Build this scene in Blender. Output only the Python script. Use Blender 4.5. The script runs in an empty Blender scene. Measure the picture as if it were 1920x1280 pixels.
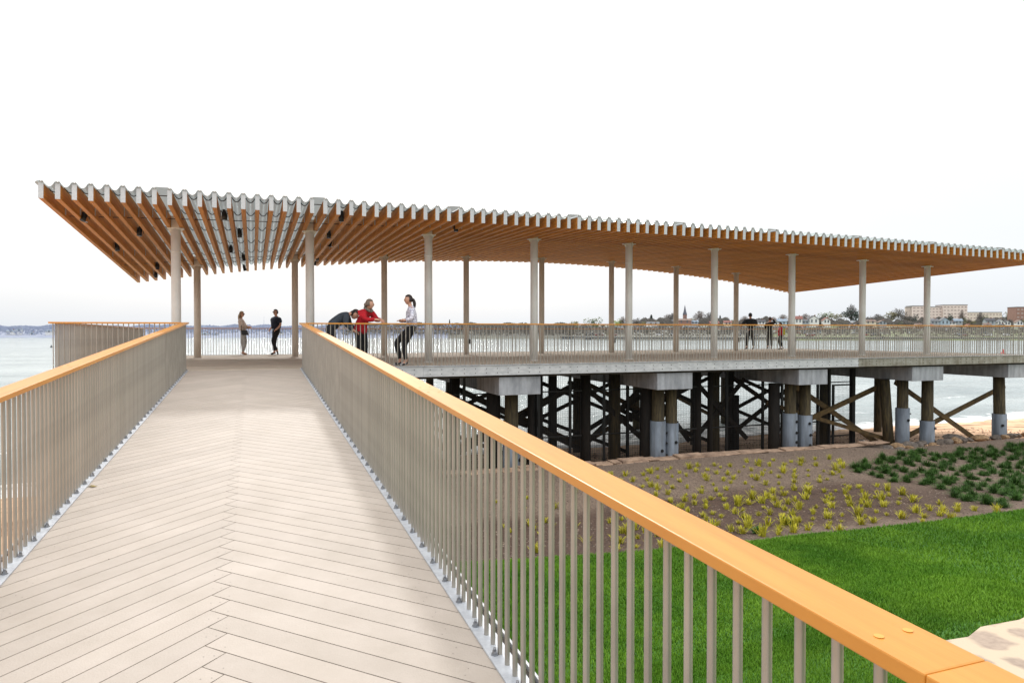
import bpy, bmesh, math, random
import numpy as np
from mathutils import Vector, Matrix
random.seed(7); rng=np.random.default_rng(7)
C=bpy.context.scene.collection
R=math.radians
# ------------------------------------------------------------------ helpers
def lin(c):
    return tuple(((x/255)/12.92 if x/255<=.04045 else ((x/255+.055)/1.055)**2.4) for x in c)+(1,)
def add(o,parent=None):
    C.objects.link(o)
    if parent is not None: o.parent=parent
    return o
def tag(o,label=None,cat=None,group=None,kind=None):
    if label: o['label']=label
    if cat: o['category']=cat
    if group: o['group']=group
    if kind: o['kind']=kind
    return o
def empty(name,loc=(0,0,0),rz=0,label=None,cat=None,group=None):
    o=bpy.data.objects.new(name,None); o.location=loc; o.rotation_euler=(0,0,rz); add(o)
    return tag(o,label,cat,group)
class MB:
    def __init__(s): s.v=[];s.f=[];s.m=[];s.s=[]
    def poly(s,pts,m=0):
        n=len(s.v); s.v+=[tuple(p) for p in pts]; s.f.append(tuple(range(n,n+len(pts)))); s.m.append(m); s.s.append(False)
    def hexa(s,p,m=0):  # 8 pts: bottom 0-3 ccw, top 4-7
        n=len(s.v); s.v+=[tuple(q) for q in p]
        for f in ((3,2,1,0),(4,5,6,7),(0,1,5,4),(1,2,6,5),(2,3,7,6),(3,0,4,7)):
            s.f.append(tuple(n+i for i in f)); s.m.append(m); s.s.append(False)
    def box(s,x0,x1,y0,y1,z0,z1,m=0):
        s.hexa([(x0,y0,z0),(x1,y0,z0),(x1,y1,z0),(x0,y1,z0),(x0,y0,z1),(x1,y0,z1),(x1,y1,z1),(x0,y1,z1)],m)
    def bar(s,p,q,w,h,m=0,up=(0,0,1)):
        p=Vector(p);q=Vector(q);d=(q-p).normalized();r=d.cross(Vector(up))
        if r.length<1e-4: r=Vector((1,0,0))
        r.normalize();u=r.cross(d).normalized()
        c=[]
        for e in (p,q):
            c+=[e-r*w/2-u*h/2,e+r*w/2-u*h/2,e+r*w/2+u*h/2,e-r*w/2+u*h/2]
        n=len(s.v); s.v+=[tuple(a) for a in c]
        for f in ((0,1,2,3),(7,6,5,4),(0,4,5,1),(1,5,6,2),(2,6,7,3),(3,7,4,0)):
            s.f.append(tuple(n+i for i in f)); s.m.append(m); s.s.append(False)
    def cyl(s,p,q,r0,r1=None,n=12,m=0,caps=True,smooth=True):
        if r1 is None: r1=r0
        p=Vector(p);q=Vector(q);d=(q-p).normalized()
        a=d.orthogonal().normalized();b=d.cross(a)
        k=len(s.v)
        for e,r in ((p,r0),(q,r1)):
            for i in range(n):
                t=2*math.pi*i/n; s.v.append(tuple(e+a*math.cos(t)*r+b*math.sin(t)*r))
        for i in range(n):
            j=(i+1)%n; s.f.append((k+i,k+j,k+n+j,k+n+i)); s.m.append(m); s.s.append(smooth)
        if caps:
            s.f.append(tuple(k+i for i in range(n))[::-1]); s.m.append(m); s.s.append(False)
            s.f.append(tuple(k+n+i for i in range(n))); s.m.append(m); s.s.append(False)
    def lathe(s,prof,n=16,m=0,c=(0,0)):
        k=len(s.v)
        for r,z in prof:
            for i in range(n):
                t=2*math.pi*i/n; s.v.append((c[0]+r*math.cos(t),c[1]+r*math.sin(t),z))
        for j in range(len(prof)-1):
            for i in range(n):
                i2=(i+1)%n; s.f.append((k+j*n+i,k+j*n+i2,k+(j+1)*n+i2,k+(j+1)*n+i)); s.m.append(m); s.s.append(True)
        s.f.append(tuple(k+(len(prof)-1)*n+i for i in range(n))); s.m.append(m); s.s.append(False)
    def mesh(s,name,mats):
        me=bpy.data.meshes.new(name); me.from_pydata(s.v,[],s.f)
        for m in (mats if isinstance(mats,(list,tuple)) else [mats]): me.materials.append(m)
        me.polygons.foreach_set('material_index',s.m); me.polygons.foreach_set('use_smooth',s.s); me.update()
        return me
    def build(s,name,mats,parent=None,loc=None,bevel=0):
        o=bpy.data.objects.new(name,s.mesh(name,mats)); add(o,parent)
        if loc: o.location=loc
        if bevel:
            b=o.modifiers.new('bevel','BEVEL'); b.width=bevel; b.segments=2; b.limit_method='ANGLE'
        return o
def inst(name,me,parent=None,loc=(0,0,0),rot=(0,0,0),sc=None):
    o=bpy.data.objects.new(name,me); o.location=loc;o.rotation_euler=rot
    if sc: o.scale=sc
    return add(o,parent)
def fastmesh(name,V,F,mats,attr=None):
    V=np.asarray(V,np.float32);F=np.asarray(F,np.int32); k=F.shape[1]
    me=bpy.data.meshes.new(name); me.vertices.add(len(V)); me.vertices.foreach_set('co',V.ravel())
    me.loops.add(F.size); me.loops.foreach_set('vertex_index',F.ravel())
    me.polygons.add(len(F)); me.polygons.foreach_set('loop_start',np.arange(0,F.size,k,dtype=np.int32))
    me.polygons.foreach_set('loop_total',np.full(len(F),k,np.int32))
    for m in (mats if isinstance(mats,(list,tuple)) else [mats]): me.materials.append(m)
    if attr is not None:
        a=me.attributes.new('shade','FLOAT','POINT'); a.data.foreach_set('value',np.asarray(attr,np.float32))
    me.update(calc_edges=True); me.validate()
    return me
def grid(name,us,vs,fz,mats,smooth=True):
    U,V=np.meshgrid(us,vs); Z=fz(U,V); P=np.stack([U,V,Z],-1).reshape(-1,3)
    return gridP(name,P,len(us),len(vs),mats,smooth)
def gridP(name,P,nu,nv,mats,smooth=True):
    i=np.arange(nv-1)[:,None]*nu+np.arange(nu-1)[None,:]; i=i.ravel()
    me=fastmesh(name,P,np.stack([i,i+1,i+nu+1,i+nu],-1),mats)
    if smooth: me.polygons.foreach_set('use_smooth',[True]*len(me.polygons))
    return me
# ------------------------------------------------------------------ materials
def mat(name,col,rough=.6,metal=0,var=None,vscale=8,stretch=(1,1,1),bump=0,bscale=40,spec=.5,objrand=0,detail=4,coat=0,attr=0,trans=0,coords='Object',contrast=(.35,.65)):
    m=bpy.data.materials.new(name); m.use_nodes=True; nt=m.node_tree; N=nt.nodes; L=nt.links
    b=N['Principled BSDF']; b.inputs['Roughness'].default_value=rough; b.inputs['Metallic'].default_value=metal
    b.inputs['Specular IOR Level'].default_value=spec; b.inputs['Coat Weight'].default_value=coat
    if trans: b.inputs['Transmission Weight'].default_value=trans
    c=lin(col); b.inputs['Base Color'].default_value=c
    tc=N.new('ShaderNodeTexCoord'); mp=N.new('ShaderNodeMapping'); mp.inputs['Scale'].default_value=stretch
    if coords=='World':
        g=N.new('ShaderNodeNewGeometry'); L.new(g.outputs['Position'],mp.inputs[0])
    else: L.new(tc.outputs[coords],mp.inputs[0])
    out=None
    if var:
        n=N.new('ShaderNodeTexNoise'); n.inputs['Scale'].default_value=vscale; n.inputs['Detail'].default_value=detail
        n.inputs['Roughness'].default_value=.65
        L.new(mp.outputs[0],n.inputs['Vector'])
        r=N.new('ShaderNodeValToRGB'); r.color_ramp.elements[0].position=contrast[0]; r.color_ramp.elements[1].position=contrast[1]
        r.color_ramp.elements[0].color=lin(var); r.color_ramp.elements[1].color=c
        L.new(n.outputs['Fac'],r.inputs[0]); out=r.outputs[0]
    def mulv(out,src,lo,hi):
        mr=N.new('ShaderNodeMapRange'); mr.inputs['To Min'].default_value=lo; mr.inputs['To Max'].default_value=hi
        L.new(src,mr.inputs[0]); h=N.new('ShaderNodeHueSaturation')
        if out is None: h.inputs['Color'].default_value=c
        else: L.new(out,h.inputs['Color'])
        L.new(mr.outputs[0],h.inputs['Value']); return h.outputs[0]
    if objrand:
        oi=N.new('ShaderNodeObjectInfo'); out=mulv(out,oi.outputs['Random'],1-objrand,1+objrand)
    if attr:
        at=N.new('ShaderNodeAttribute'); at.attribute_name='shade'; out=mulv(out,at.outputs['Fac'],1-attr,1+attr)
    if out: L.new(out,b.inputs['Base Color'])
    if bump:
        n2=N.new('ShaderNodeTexNoise'); n2.inputs['Scale'].default_value=bscale; n2.inputs['Detail'].default_value=6
        L.new(mp.outputs[0],n2.inputs['Vector'])
        bp=N.new('ShaderNodeBump'); bp.inputs['Strength'].default_value=bump; bp.inputs['Distance'].default_value=.02
        L.new(n2.outputs['Fac'],bp.inputs['Height']); L.new(bp.outputs[0],b.inputs['Normal'])
    return m
M={}
M['board']=mat('deck_board',(175,165,155),.62,var=(166,156,145),vscale=3,stretch=(1,1,1),bump=.12,bscale=90,attr=.05,spec=.35,coords='World',contrast=(.3,.7))
M['screw']=mat('screw_head',(120,112,104),.5)
def _specks():
    m=M['board']; nt=m.node_tree;N=nt.nodes;L=nt.links;b=N['Principled BSDF']; src=b.inputs['Base Color'].links[0].from_socket
    g=N.new('ShaderNodeNewGeometry'); v=N.new('ShaderNodeTexVoronoi'); v.inputs['Scale'].default_value=5.5; L.new(g.outputs['Position'],v.inputs['Vector'])
    r=N.new('ShaderNodeValToRGB'); e=r.color_ramp.elements; e[0].position=.018; e[0].color=(.25,.22,.2,1); e[1].position=.03; e[1].color=(1,1,1,1); L.new(v.outputs['Distance'],r.inputs[0])
    n=N.new('ShaderNodeTexNoise'); n.inputs['Scale'].default_value=.9; n.inputs['Detail'].default_value=8; n.inputs['Roughness'].default_value=.7; L.new(g.outputs['Position'],n.inputs['Vector'])
    r2=N.new('ShaderNodeValToRGB'); e=r2.color_ramp.elements; e[0].position=.32; e[0].color=(.95,.935,.92,1); e[1].position=.6; e[1].color=(1.04,1.03,1.02,1); L.new(n.outputs['Fac'],r2.inputs[0])
    for rr in (r,r2):
        x=N.new('ShaderNodeMix'); x.data_type='RGBA'; x.blend_type='MULTIPLY'; x.inputs['Factor'].default_value=1; L.new(src,x.inputs['A']); L.new(rr.outputs[0],x.inputs['B']); src=x.outputs['Result']
    L.new(src,b.inputs['Base Color'])
_specks()
M['deck']=mat('pavilion_board',(190,177,160),.65,var=(172,159,142),vscale=2,bump=.1,bscale=60,attr=.07,spec=.3,coords='World')
M['rail']=mat('oiled_rail_wood',(210,146,60),.38,var=(198,130,48),vscale=5,stretch=(5,.35,1),bump=.04,bscale=50,spec=.5,objrand=.06,detail=9,contrast=(.3,.7))
M['plug']=mat('wood_plug',(226,154,66),.4)
M['gap']=mat('joint_gap',(90,52,22),.8)
M['steel']=mat('brushed_stainless',(176,170,160),.40,metal=.6,var=(158,153,144),vscale=6,stretch=(1,1,.4),spec=.5,objrand=.07)
M['galv']=mat('galvanized_plate',(196,200,205),.45,metal=.35,var=(172,176,182),vscale=14,bump=.03)
M['bolt']=mat('bolt_steel',(150,152,156),.35,metal=.8)
M['rib']=mat('glulam',(216,152,70),.55,var=(178,114,46),vscale=3.2,stretch=(9,.5,9),bump=.06,bscale=14,spec=.3,objrand=.10)
M['cap']=mat('white_metal_cap',(200,204,206),.5,metal=.1,var=(184,188,191),vscale=20,objrand=.05)
M['bracket']=mat('bracket_metal',(190,190,186),.45,metal=.4)
M['roof']=mat('zinc_sheet',(164,176,176),.3,metal=.6,var=(146,160,160),vscale=3,stretch=(2,.4,1),bump=.03,bscale=6)
def _tr():
    m=M['roof']; nt=m.node_tree;N=nt.nodes;L=nt.links;b=N['Principled BSDF'];o=N['Material Output']
    t=N.new('ShaderNodeBsdfTranslucent'); t.inputs[0].default_value=lin((182,190,190)); x=N.new('ShaderNodeMixShader'); x.inputs[0].default_value=.3
    L.new(b.outputs[0],x.inputs[1]); L.new(t.outputs[0],x.inputs[2]); L.new(x.outputs[0],o.inputs['Surface'])
_tr()
M['strap']=mat('dark_strap',(58,56,55),.6)
M['col']=mat('painted_column',(238,237,233),.5,var=(226,224,218),vscale=1.5,bump=.02,spec=.4)
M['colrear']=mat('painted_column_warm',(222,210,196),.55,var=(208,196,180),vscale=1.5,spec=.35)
M['box']=mat('junction_grey',(70,68,64),.5)
M['fascia']=mat('aluminium_fascia',(206,207,208),.5,metal=.1,var=(180,182,184),vscale=5,stretch=(1,1,2.5),bump=.02)
M['fascia2']=mat('weathered_fascia',(168,165,156),.5,metal=.2,var=(138,132,120),vscale=3,stretch=(1,1,2),bump=.04)
M['conc']=mat('concrete_cap',(178,181,186),.8,var=(140,144,150),vscale=3,stretch=(1,1,.5),bump=.25,bscale=30,detail=8,contrast=(.3,.62))
M['pile']=mat('timber_pile',(92,80,52),.85,var=(44,38,26),vscale=4,stretch=(6,6,.6),bump=.4,bscale=12,coords='World',detail=6)
M['pileold']=mat('old_black_pile',(36,31,26),.9,var=(20,18,16),vscale=4,stretch=(6,6,.6),bump=.5,bscale=10,coords='World')
M['jacket']=mat('grey_pile_jacket',(128,137,148),.55,var=(100,109,120),vscale=3,stretch=(1,1,.4),bump=.08,bscale=20,coords='World')
M['brace']=mat('brace_timber',(104,84,50),.85,var=(62,50,32),vscale=5,bump=.3,bscale=20,coords='World')
M['bracedark']=mat('old_brace_timber',(48,40,30),.9,var=(26,22,18),vscale=5,bump=.3,bscale=20,coords='World')
M['under']=mat('under_deck_beam',(70,62,52),.85,var=(44,38,32),vscale=3,bump=.2)
M['black']=mat('black_metal',(22,22,23),.5)
M['wire']=mat('net_wire',(40,42,44),.6)
M['rock']=mat('rock',(128,118,108),.9,var=(72,66,62),vscale=3,bump=.7,bscale=10,objrand=.3,detail=8)
M['rocktan']=mat('tan_rock',(178,148,112),.9,var=(110,86,64),vscale=3,bump=.7,bscale=10,objrand=.15)
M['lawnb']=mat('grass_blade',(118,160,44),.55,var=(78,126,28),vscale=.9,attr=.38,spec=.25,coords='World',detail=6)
M['lawnsoil']=mat('lawn_base',(72,118,32),.9,var=(48,92,24),vscale=25,bump=.6,bscale=60,coords='World')
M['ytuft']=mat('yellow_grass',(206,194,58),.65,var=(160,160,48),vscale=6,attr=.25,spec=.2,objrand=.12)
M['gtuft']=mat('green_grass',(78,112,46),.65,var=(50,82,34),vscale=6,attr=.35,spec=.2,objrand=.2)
M['bark']=mat('bark',(96,84,74),.9,var=(66,58,50),vscale=4)
def _streak(key,cols,zlo,zhi):
    m=M[key]; nt=m.node_tree;N=nt.nodes;L=nt.links;b=N['Principled BSDF']; src=b.inputs['Base Color'].links[0].from_socket
    g=N.new('ShaderNodeNewGeometry'); mp=N.new('ShaderNodeMapping'); mp.inputs['Scale'].default_value=(7,7,.7); L.new(g.outputs['Position'],mp.inputs[0])
    n=N.new('ShaderNodeTexNoise'); n.inputs['Scale'].default_value=1.2; n.inputs['Detail'].default_value=7; L.new(mp.outputs[0],n.inputs['Vector'])
    r=N.new('ShaderNodeValToRGB'); e=r.color_ramp.elements; e[0].position=.36; e[0].color=cols; e[1].position=.58; e[1].color=(1,1,1,1); L.new(n.outputs['Fac'],r.inputs[0])
    x=N.new('ShaderNodeMix'); x.data_type='RGBA'; x.blend_type='MULTIPLY'; x.inputs['Factor'].default_value=.8; L.new(src,x.inputs['A']); L.new(r.outputs[0],x.inputs['B']); L.new(x.outputs['Result'],b.inputs['Base Color'])
_streak('jacket',(.62,.60,.56,1),0,0); _streak('conc',(.70,.70,.70,1),0,0); _streak('fascia2',(.66,.62,.56,1),0,0); _streak('pile',(.5,.48,.44,1),0,0)
def soil():
    m=mat('bed_soil',(124,104,90),.95,bump=.9,bscale=18,coords='World')
    nt=m.node_tree;N=nt.nodes;L=nt.links;b=N['Principled BSDF']
    g=N.new('ShaderNodeNewGeometry'); sx=N.new('ShaderNodeSeparateXYZ'); L.new(g.outputs['Position'],sx.inputs[0])
    n1=N.new('ShaderNodeTexNoise'); n1.inputs['Scale'].default_value=.55;n1.inputs['Detail'].default_value=5; L.new(g.outputs['Position'],n1.inputs['Vector'])
    n2=N.new('ShaderNodeTexNoise'); n2.inputs['Scale'].default_value=26;n2.inputs['Detail'].default_value=6; L.new(g.outputs['Position'],n2.inputs['Vector'])
    # dryness by position: v 10.5..12.8 dark mulch for u<15, dry gravel above
    def ss(src,a,bb):
        mr=N.new('ShaderNodeMapRange'); mr.interpolation_type='SMOOTHSTEP'; mr.inputs['From Min'].default_value=a; mr.inputs['From Max'].default_value=bb; L.new(src,mr.inputs[0]); return mr.outputs[0]
    def mth(op,a,bb):
        k=N.new('ShaderNodeMath'); k.operation=op
        for i,q in enumerate((a,bb)):
            if isinstance(q,(int,float)): k.inputs[i].default_value=q
            else: L.new(q,k.inputs[i])
        return k.outputs[0]
    yj=mth('ADD',sx.outputs['Y'],mth('MULTIPLY',n1.outputs['Fac'],1.6))
    xj=mth('ADD',sx.outputs['X'],mth('MULTIPLY',n1.outputs['Fac'],5.))
    wet=mth('MULTIPLY',mth('MULTIPLY',ss(yj,10.5,11.2),mth('SUBTRACT',1,ss(yj,13.6,14.4))),mth('SUBTRACT',1,ss(xj,15.,20.)))
    r1=N.new('ShaderNodeValToRGB'); e=r1.color_ramp.elements; e[0].position=.3;e[0].color=lin((76,63,54));e[1].position=.72;e[1].color=lin((138,119,102)); L.new(n2.outputs['Fac'],r1.inputs[0])
    r2=N.new('ShaderNodeValToRGB'); e=r2.color_ramp.elements; e[0].position=.3;e[0].color=lin((54,40,32));e[1].position=.75;e[1].color=lin((98,76,62)); L.new(n2.outputs['Fac'],r2.inputs[0])
    mx=N.new('ShaderNodeMix'); mx.data_type='RGBA'; L.new(wet,mx.inputs['Factor']); L.new(r1.outputs[0],mx.inputs['A']); L.new(r2.outputs[0],mx.inputs['B'])
    L.new(mx.outputs['Result'],b.inputs['Base Color']); return m
M['soil']=soil()
def sand():
    m=mat('sand',(206,172,138),.95,bump=.7,bscale=3.5,coords='World')
    nt=m.node_tree;N=nt.nodes;L=nt.links;b=N['Principled BSDF']
    g=N.new('ShaderNodeNewGeometry')
    n1=N.new('ShaderNodeTexNoise'); n1.inputs['Scale'].default_value=1.2;n1.inputs['Detail'].default_value=10; L.new(g.outputs['Position'],n1.inputs['Vector'])
    r=N.new('ShaderNodeValToRGB'); e=r.color_ramp.elements; e[0].position=.34;e[0].color=lin((150,112,84)); e[1].position=.5;e[1].color=lin((216,178,142))
    k=e.new(.8); k.color=lin((226,192,158)); L.new(n1.outputs['Fac'],r.inputs[0]); L.new(r.outputs[0],b.inputs['Base Color']); return m
M['sand']=sand()
M['coping']=mat('coping_stone',(178,150,126),.9,var=(120,98,82),vscale=3.5,bump=.9,bscale=12,coords='World')
M['wallstone']=mat('wall_stone',(140,126,112),.9,var=(92,82,72),vscale=4,bump=.5,bscale=10,coords='World')
def paving():
    m=mat('stone_paving',(214,196,170),.85,bump=0,coords='World')
    nt=m.node_tree;N=nt.nodes;L=nt.links;b=N['Principled BSDF']
    g=N.new('ShaderNodeNewGeometry')
    nn=N.new('ShaderNodeTexNoise'); nn.inputs['Scale'].default_value=2.2; L.new(g.outputs['Position'],nn.inputs['Vector'])
    ad=N.new('ShaderNodeMix'); ad.data_type='VECTOR'; ad.inputs['Factor'].default_value=.3; L.new(g.outputs['Position'],ad.inputs['A']); L.new(nn.outputs['Color'],ad.inputs['B'])
    v=N.new('ShaderNodeTexVoronoi'); v.feature='DISTANCE_TO_EDGE'; v.inputs['Scale'].default_value=2.3; L.new(ad.outputs['Result'],v.inputs['Vector'])
    v2=N.new('ShaderNodeTexVoronoi'); v2.inputs['Scale'].default_value=2.3; L.new(ad.outputs['Result'],v2.inputs['Vector'])
    n2=N.new('ShaderNodeTexNoise'); n2.inputs['Scale'].default_value=14; n2.inputs['Detail'].default_value=8; L.new(g.outputs['Position'],n2.inputs['Vector'])
    rc=N.new('ShaderNodeValToRGB'); e=rc.color_ramp.elements; e[0].color=lin((128,112,100)); e[1].color=lin((176,158,140)); L.new(n2.outputs['Fac'],rc.inputs[0])
    hs=N.new('ShaderNodeHueSaturation'); L.new(rc.outputs[0],hs.inputs['Color']); 
    sp=N.new('ShaderNodeSeparateXYZ'); L.new(v2.outputs['Color'],sp.inputs[0])
    mr=N.new('ShaderNodeMapRange'); mr.inputs['To Min'].default_value=.8; mr.inputs['To Max'].default_value=1.15; L.new(sp.outputs[0],mr.inputs[0]); L.new(mr.outputs[0],hs.inputs['Value'])
    er=N.new('ShaderNodeValToRGB'); e=er.color_ramp.elements; e[0].position=.10;e[1].position=.2; L.new(v.outputs['Distance'],er.inputs[0])
    mx=N.new('ShaderNodeMix'); mx.data_type='RGBA'; L.new(er.outputs[0],mx.inputs['Factor']); mx.inputs['A'].default_value=lin((192,174,150)); L.new(hs.outputs[0],mx.inputs['B'])
    L.new(mx.outputs['Result'],b.inputs['Base Color'])
    bp=N.new('ShaderNodeBump'); bp.inputs['Strength'].default_value=.6; bp.inputs['Distance'].default_value=.02; L.new(n2.outputs['Fac'],bp.inputs['Height']); L.new(bp.outputs[0],b.inputs['Normal'])
    return m
M['paving']=paving()
# ------------------------------------------------------------------ calibrated camera numbers
FPX,TH,ZC=1301.446,.3568,.8896
PH=math.atan((640-619.556)/FPX)
cam=bpy.data.cameras.new('camera'); cam.sensor_width=36; cam.lens=FPX/1920*36; cam.clip_end=6000; cam.clip_start=.05
co=bpy.data.objects.new('camera',cam); add(co); co.location=(0,0,ZC); co.rotation_euler=(math.pi/2-PH,0,-TH)
bpy.context.scene.camera=co
cT,sT=math.cos(TH),math.sin(TH)
def at(x,D,z=0):       # photo column + distance in front of the viewpoint -> world
    X=(x-960)/FPX; return (D*sT+X*D*cT, D*cT-X*D*sT, z)
def pj(u,v,z):
    z=z-ZC; D=u*sT+v*cT; r=u*cT-v*sT
    D2=D*math.cos(PH)-z*math.sin(PH); Z2=z*math.cos(PH)+D*math.sin(PH)
    return 960+FPX*r/D2, 640-FPX*Z2/D2
VF,VR=17.0,29.74      # pavilion deck front and rear edges
UL,UR=-3.92,27.0
def dz(v): return -.0062*(v-VF)
def rz_(v): return -.0453*(VF-v)
# ------------------------------------------------------------------ ramp
ramp=empty('ramp',(0,0,0),label='sloping walkway of pale herringbone boards leading up to the pavilion',cat='ramp')
def ramp_boards():
    W=.2; g=.0035; V=[];F=[];S=[]
    uL,uR=-1.352,1.022; a,b=-.223,-.128
    def quad(p0,p1,p2,p3,sh):
        n=len(V)
        for (u,v) in (p0,p1,p2,p3): V.append((u,v,rz_(v)))
        for (u,v) in (p0,p1,p2,p3): V.append((u,v,rz_(v)-.025))
        F.extend([(n,n+1,n+2,n+3),(n+4,n+5,n+1,n),(n+5,n+6,n+2,n+1),(n+6,n+7,n+3,n+2),(n+7,n+4,n,n+3)]); S.extend([sh]*8)
    k=3.679-W*40
    for i in range(140):
        vk=k+W*i     # left line through (b,vk)
        if vk-.05>VF+1.3: break
        j=g*1.4
        def cl(pts,sh):
            # clip to v<=VF
            out=[]
            n=len(pts)
            for q in range(n):
                A=pts[q];B=pts[(q+1)%n]; ia=A[1]<=VF; ib=B[1]<=VF
                if ia: out.append(A)
                if ia!=ib:
                    t=(VF-A[1])/(B[1]-A[1]); out.append((A[0]+t*(B[0]-A[0]),VF))
            if len(out)<3: return
            n=len(V)
            for (u,v) in out: V.append((u,v,rz_(v)))
            for (u,v) in out: V.append((u,v,rz_(v)-.025))
            m=len(out)
            polys.append((tuple(n+q for q in range(m)),0))
            for q in range(m):
                polys.append(((n+q,n+m+q,n+m+(q+1)%m,n+(q+1)%m),0))
            S.extend([sh]*(2*m))
        polys=P
        # left board between left-lines vk and vk+W ; slope +1 ; right end on line from (a,vk+.1) to (b,vk)
        lo=lambda u,vk=vk: vk+(u-b)+j
        hi=lambda u,vk=vk: vk+W+(u-b)-j
        cl([(uL,lo(uL)),(b-g,lo(b-g)),(a-g*.3,hi(a)),(uL,hi(uL))],rng.random())
        if vk<9:
            for (qu,qv) in ((b-.05,lo(b-.05)+.035),(b-.095,lo(b-.095)+.085),(uL+.16,lo(uL+.16)+.05),(uL+.12,lo(uL+.12)+.13)):
                n=len(V); V.extend([(qu+.0035*math.cos(t_),qv+.0035*math.sin(t_),rz_(qv)+.0008) for t_ in np.linspace(0,5.24,6)]); polys.append((tuple(range(n,n+6)),1)); S.extend([.5]*6)
            for (qu,qv) in ((a+.09,vk-.1-.09+.05),(a+.06,vk-.1-.06+.125),(uR-.15,vk-.1-(uR-.15-a)+.05),(uR-.12,vk-.1-(uR-.12-a)+.13)):
                n=len(V); V.extend([(qu+.0035*math.cos(t_),qv+.0035*math.sin(t_),rz_(qv)+.0008) for t_ in np.linspace(0,5.24,6)]); polys.append((tuple(range(n,n+6)),1)); S.extend([.5]*6)
        # right board between right-lines: (a,vk-.1) and (a,vk+.1) slope -1 ; left end from (a,vk-.1) to (b,vk)
        lo2=lambda u,vk=vk: vk-.1-(u-a)+j
        hi2=lambda u,vk=vk: vk+.1-(u-a)-j
        cl([(a+g,lo2(a+g)),(uR,lo2(uR)),(uR,hi2(uR)),(b+g*.3,hi2(b))],rng.random())
    return V,S
P=[]
V,S=ramp_boards()
me=bpy.data.meshes.new('herringbone_boards'); me.from_pydata(V,[],[p[0] for p in P]); me.materials.append(M['board']); me.materials.append(M['screw']); me.polygons.foreach_set('material_index',[p[1] for p in P])
at_=me.attributes.new('shade','FLOAT','POINT'); at_.data.foreach_set('value',np.array(S,np.float32)); me.update()
bmm=bmesh.new(); bmm.from_mesh(me); bmesh.ops.recalc_face_normals(bmm,faces=bmm.faces); bmm.to_mesh(me); bmm.free()
add(bpy.data.objects.new('herringbone_boards',me),ramp)
m=MB(); V0=-7.0
m.hexa([(-1.5,V0,rz_(V0)-.03-.02),(1.17,V0,rz_(V0)-.05),(1.17,VF-.02,-.05),(-1.5,VF-.02,-.05)]+[(-1.5,V0,rz_(V0)-.03),(1.17,V0,rz_(V0)-.03),(1.17,VF-.02,-.03),(-1.5,VF-.02,-.03)])
m.build('sub_deck',M['under'],ramp)
for x in (-1.51,1.18):
    m=MB(); m.hexa([(x-.006,V0,rz_(V0)-.3),(x+.006,V0,rz_(V0)-.3),(x+.006,VF-.03,-.3),(x-.006,VF-.03,-.3),(x-.006,V0,rz_(V0)-.012),(x+.006,V0,rz_(V0)-.012),(x+.006,VF-.03,-.012),(x-.006,VF-.03,-.012)])
    m.build('side_fascia',M['fascia'],ramp)
for x in (-1.1,-.16,.8):
    m=MB(); m.bar((x,V0,rz_(V0)-.19),(x,VF-.05,-.19),.14,.26); m.build('beam',M['under'],ramp)
for v in (-4,1.5,7,12.3):
    m=MB(); m.box(-1.3,1.0,v-.2,v+.2,rz_(v)-.75,rz_(v)-.33); m.build('pile_cap',M['conc'],ramp,bevel=.015)
    for x in (-.9,.6):
        m=MB(); m.cyl((x,v,-3.6),(x,v,rz_(v)-.75),.17,n=16); m.build('pile',M['pile'],ramp)
# fallen leaf on the ramp
lf=MB(); lf.poly([(-.03,0,0),(0,-.02,.006),(.035,0,.002),(0,.022,.008)]); lf.poly([(-.05,.03,0),(-.02,.01,.01),(.0,.04,.004),(-.02,.06,.006)])
o=lf.build('dry_leaf',mat('dry_leaf',(150,132,74),.8)); o.location=(-1.3,6.85,rz_(6.85)+.004); tag(o,'small dry leaf lying at the foot of the left ramp railing','leaf')
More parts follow.
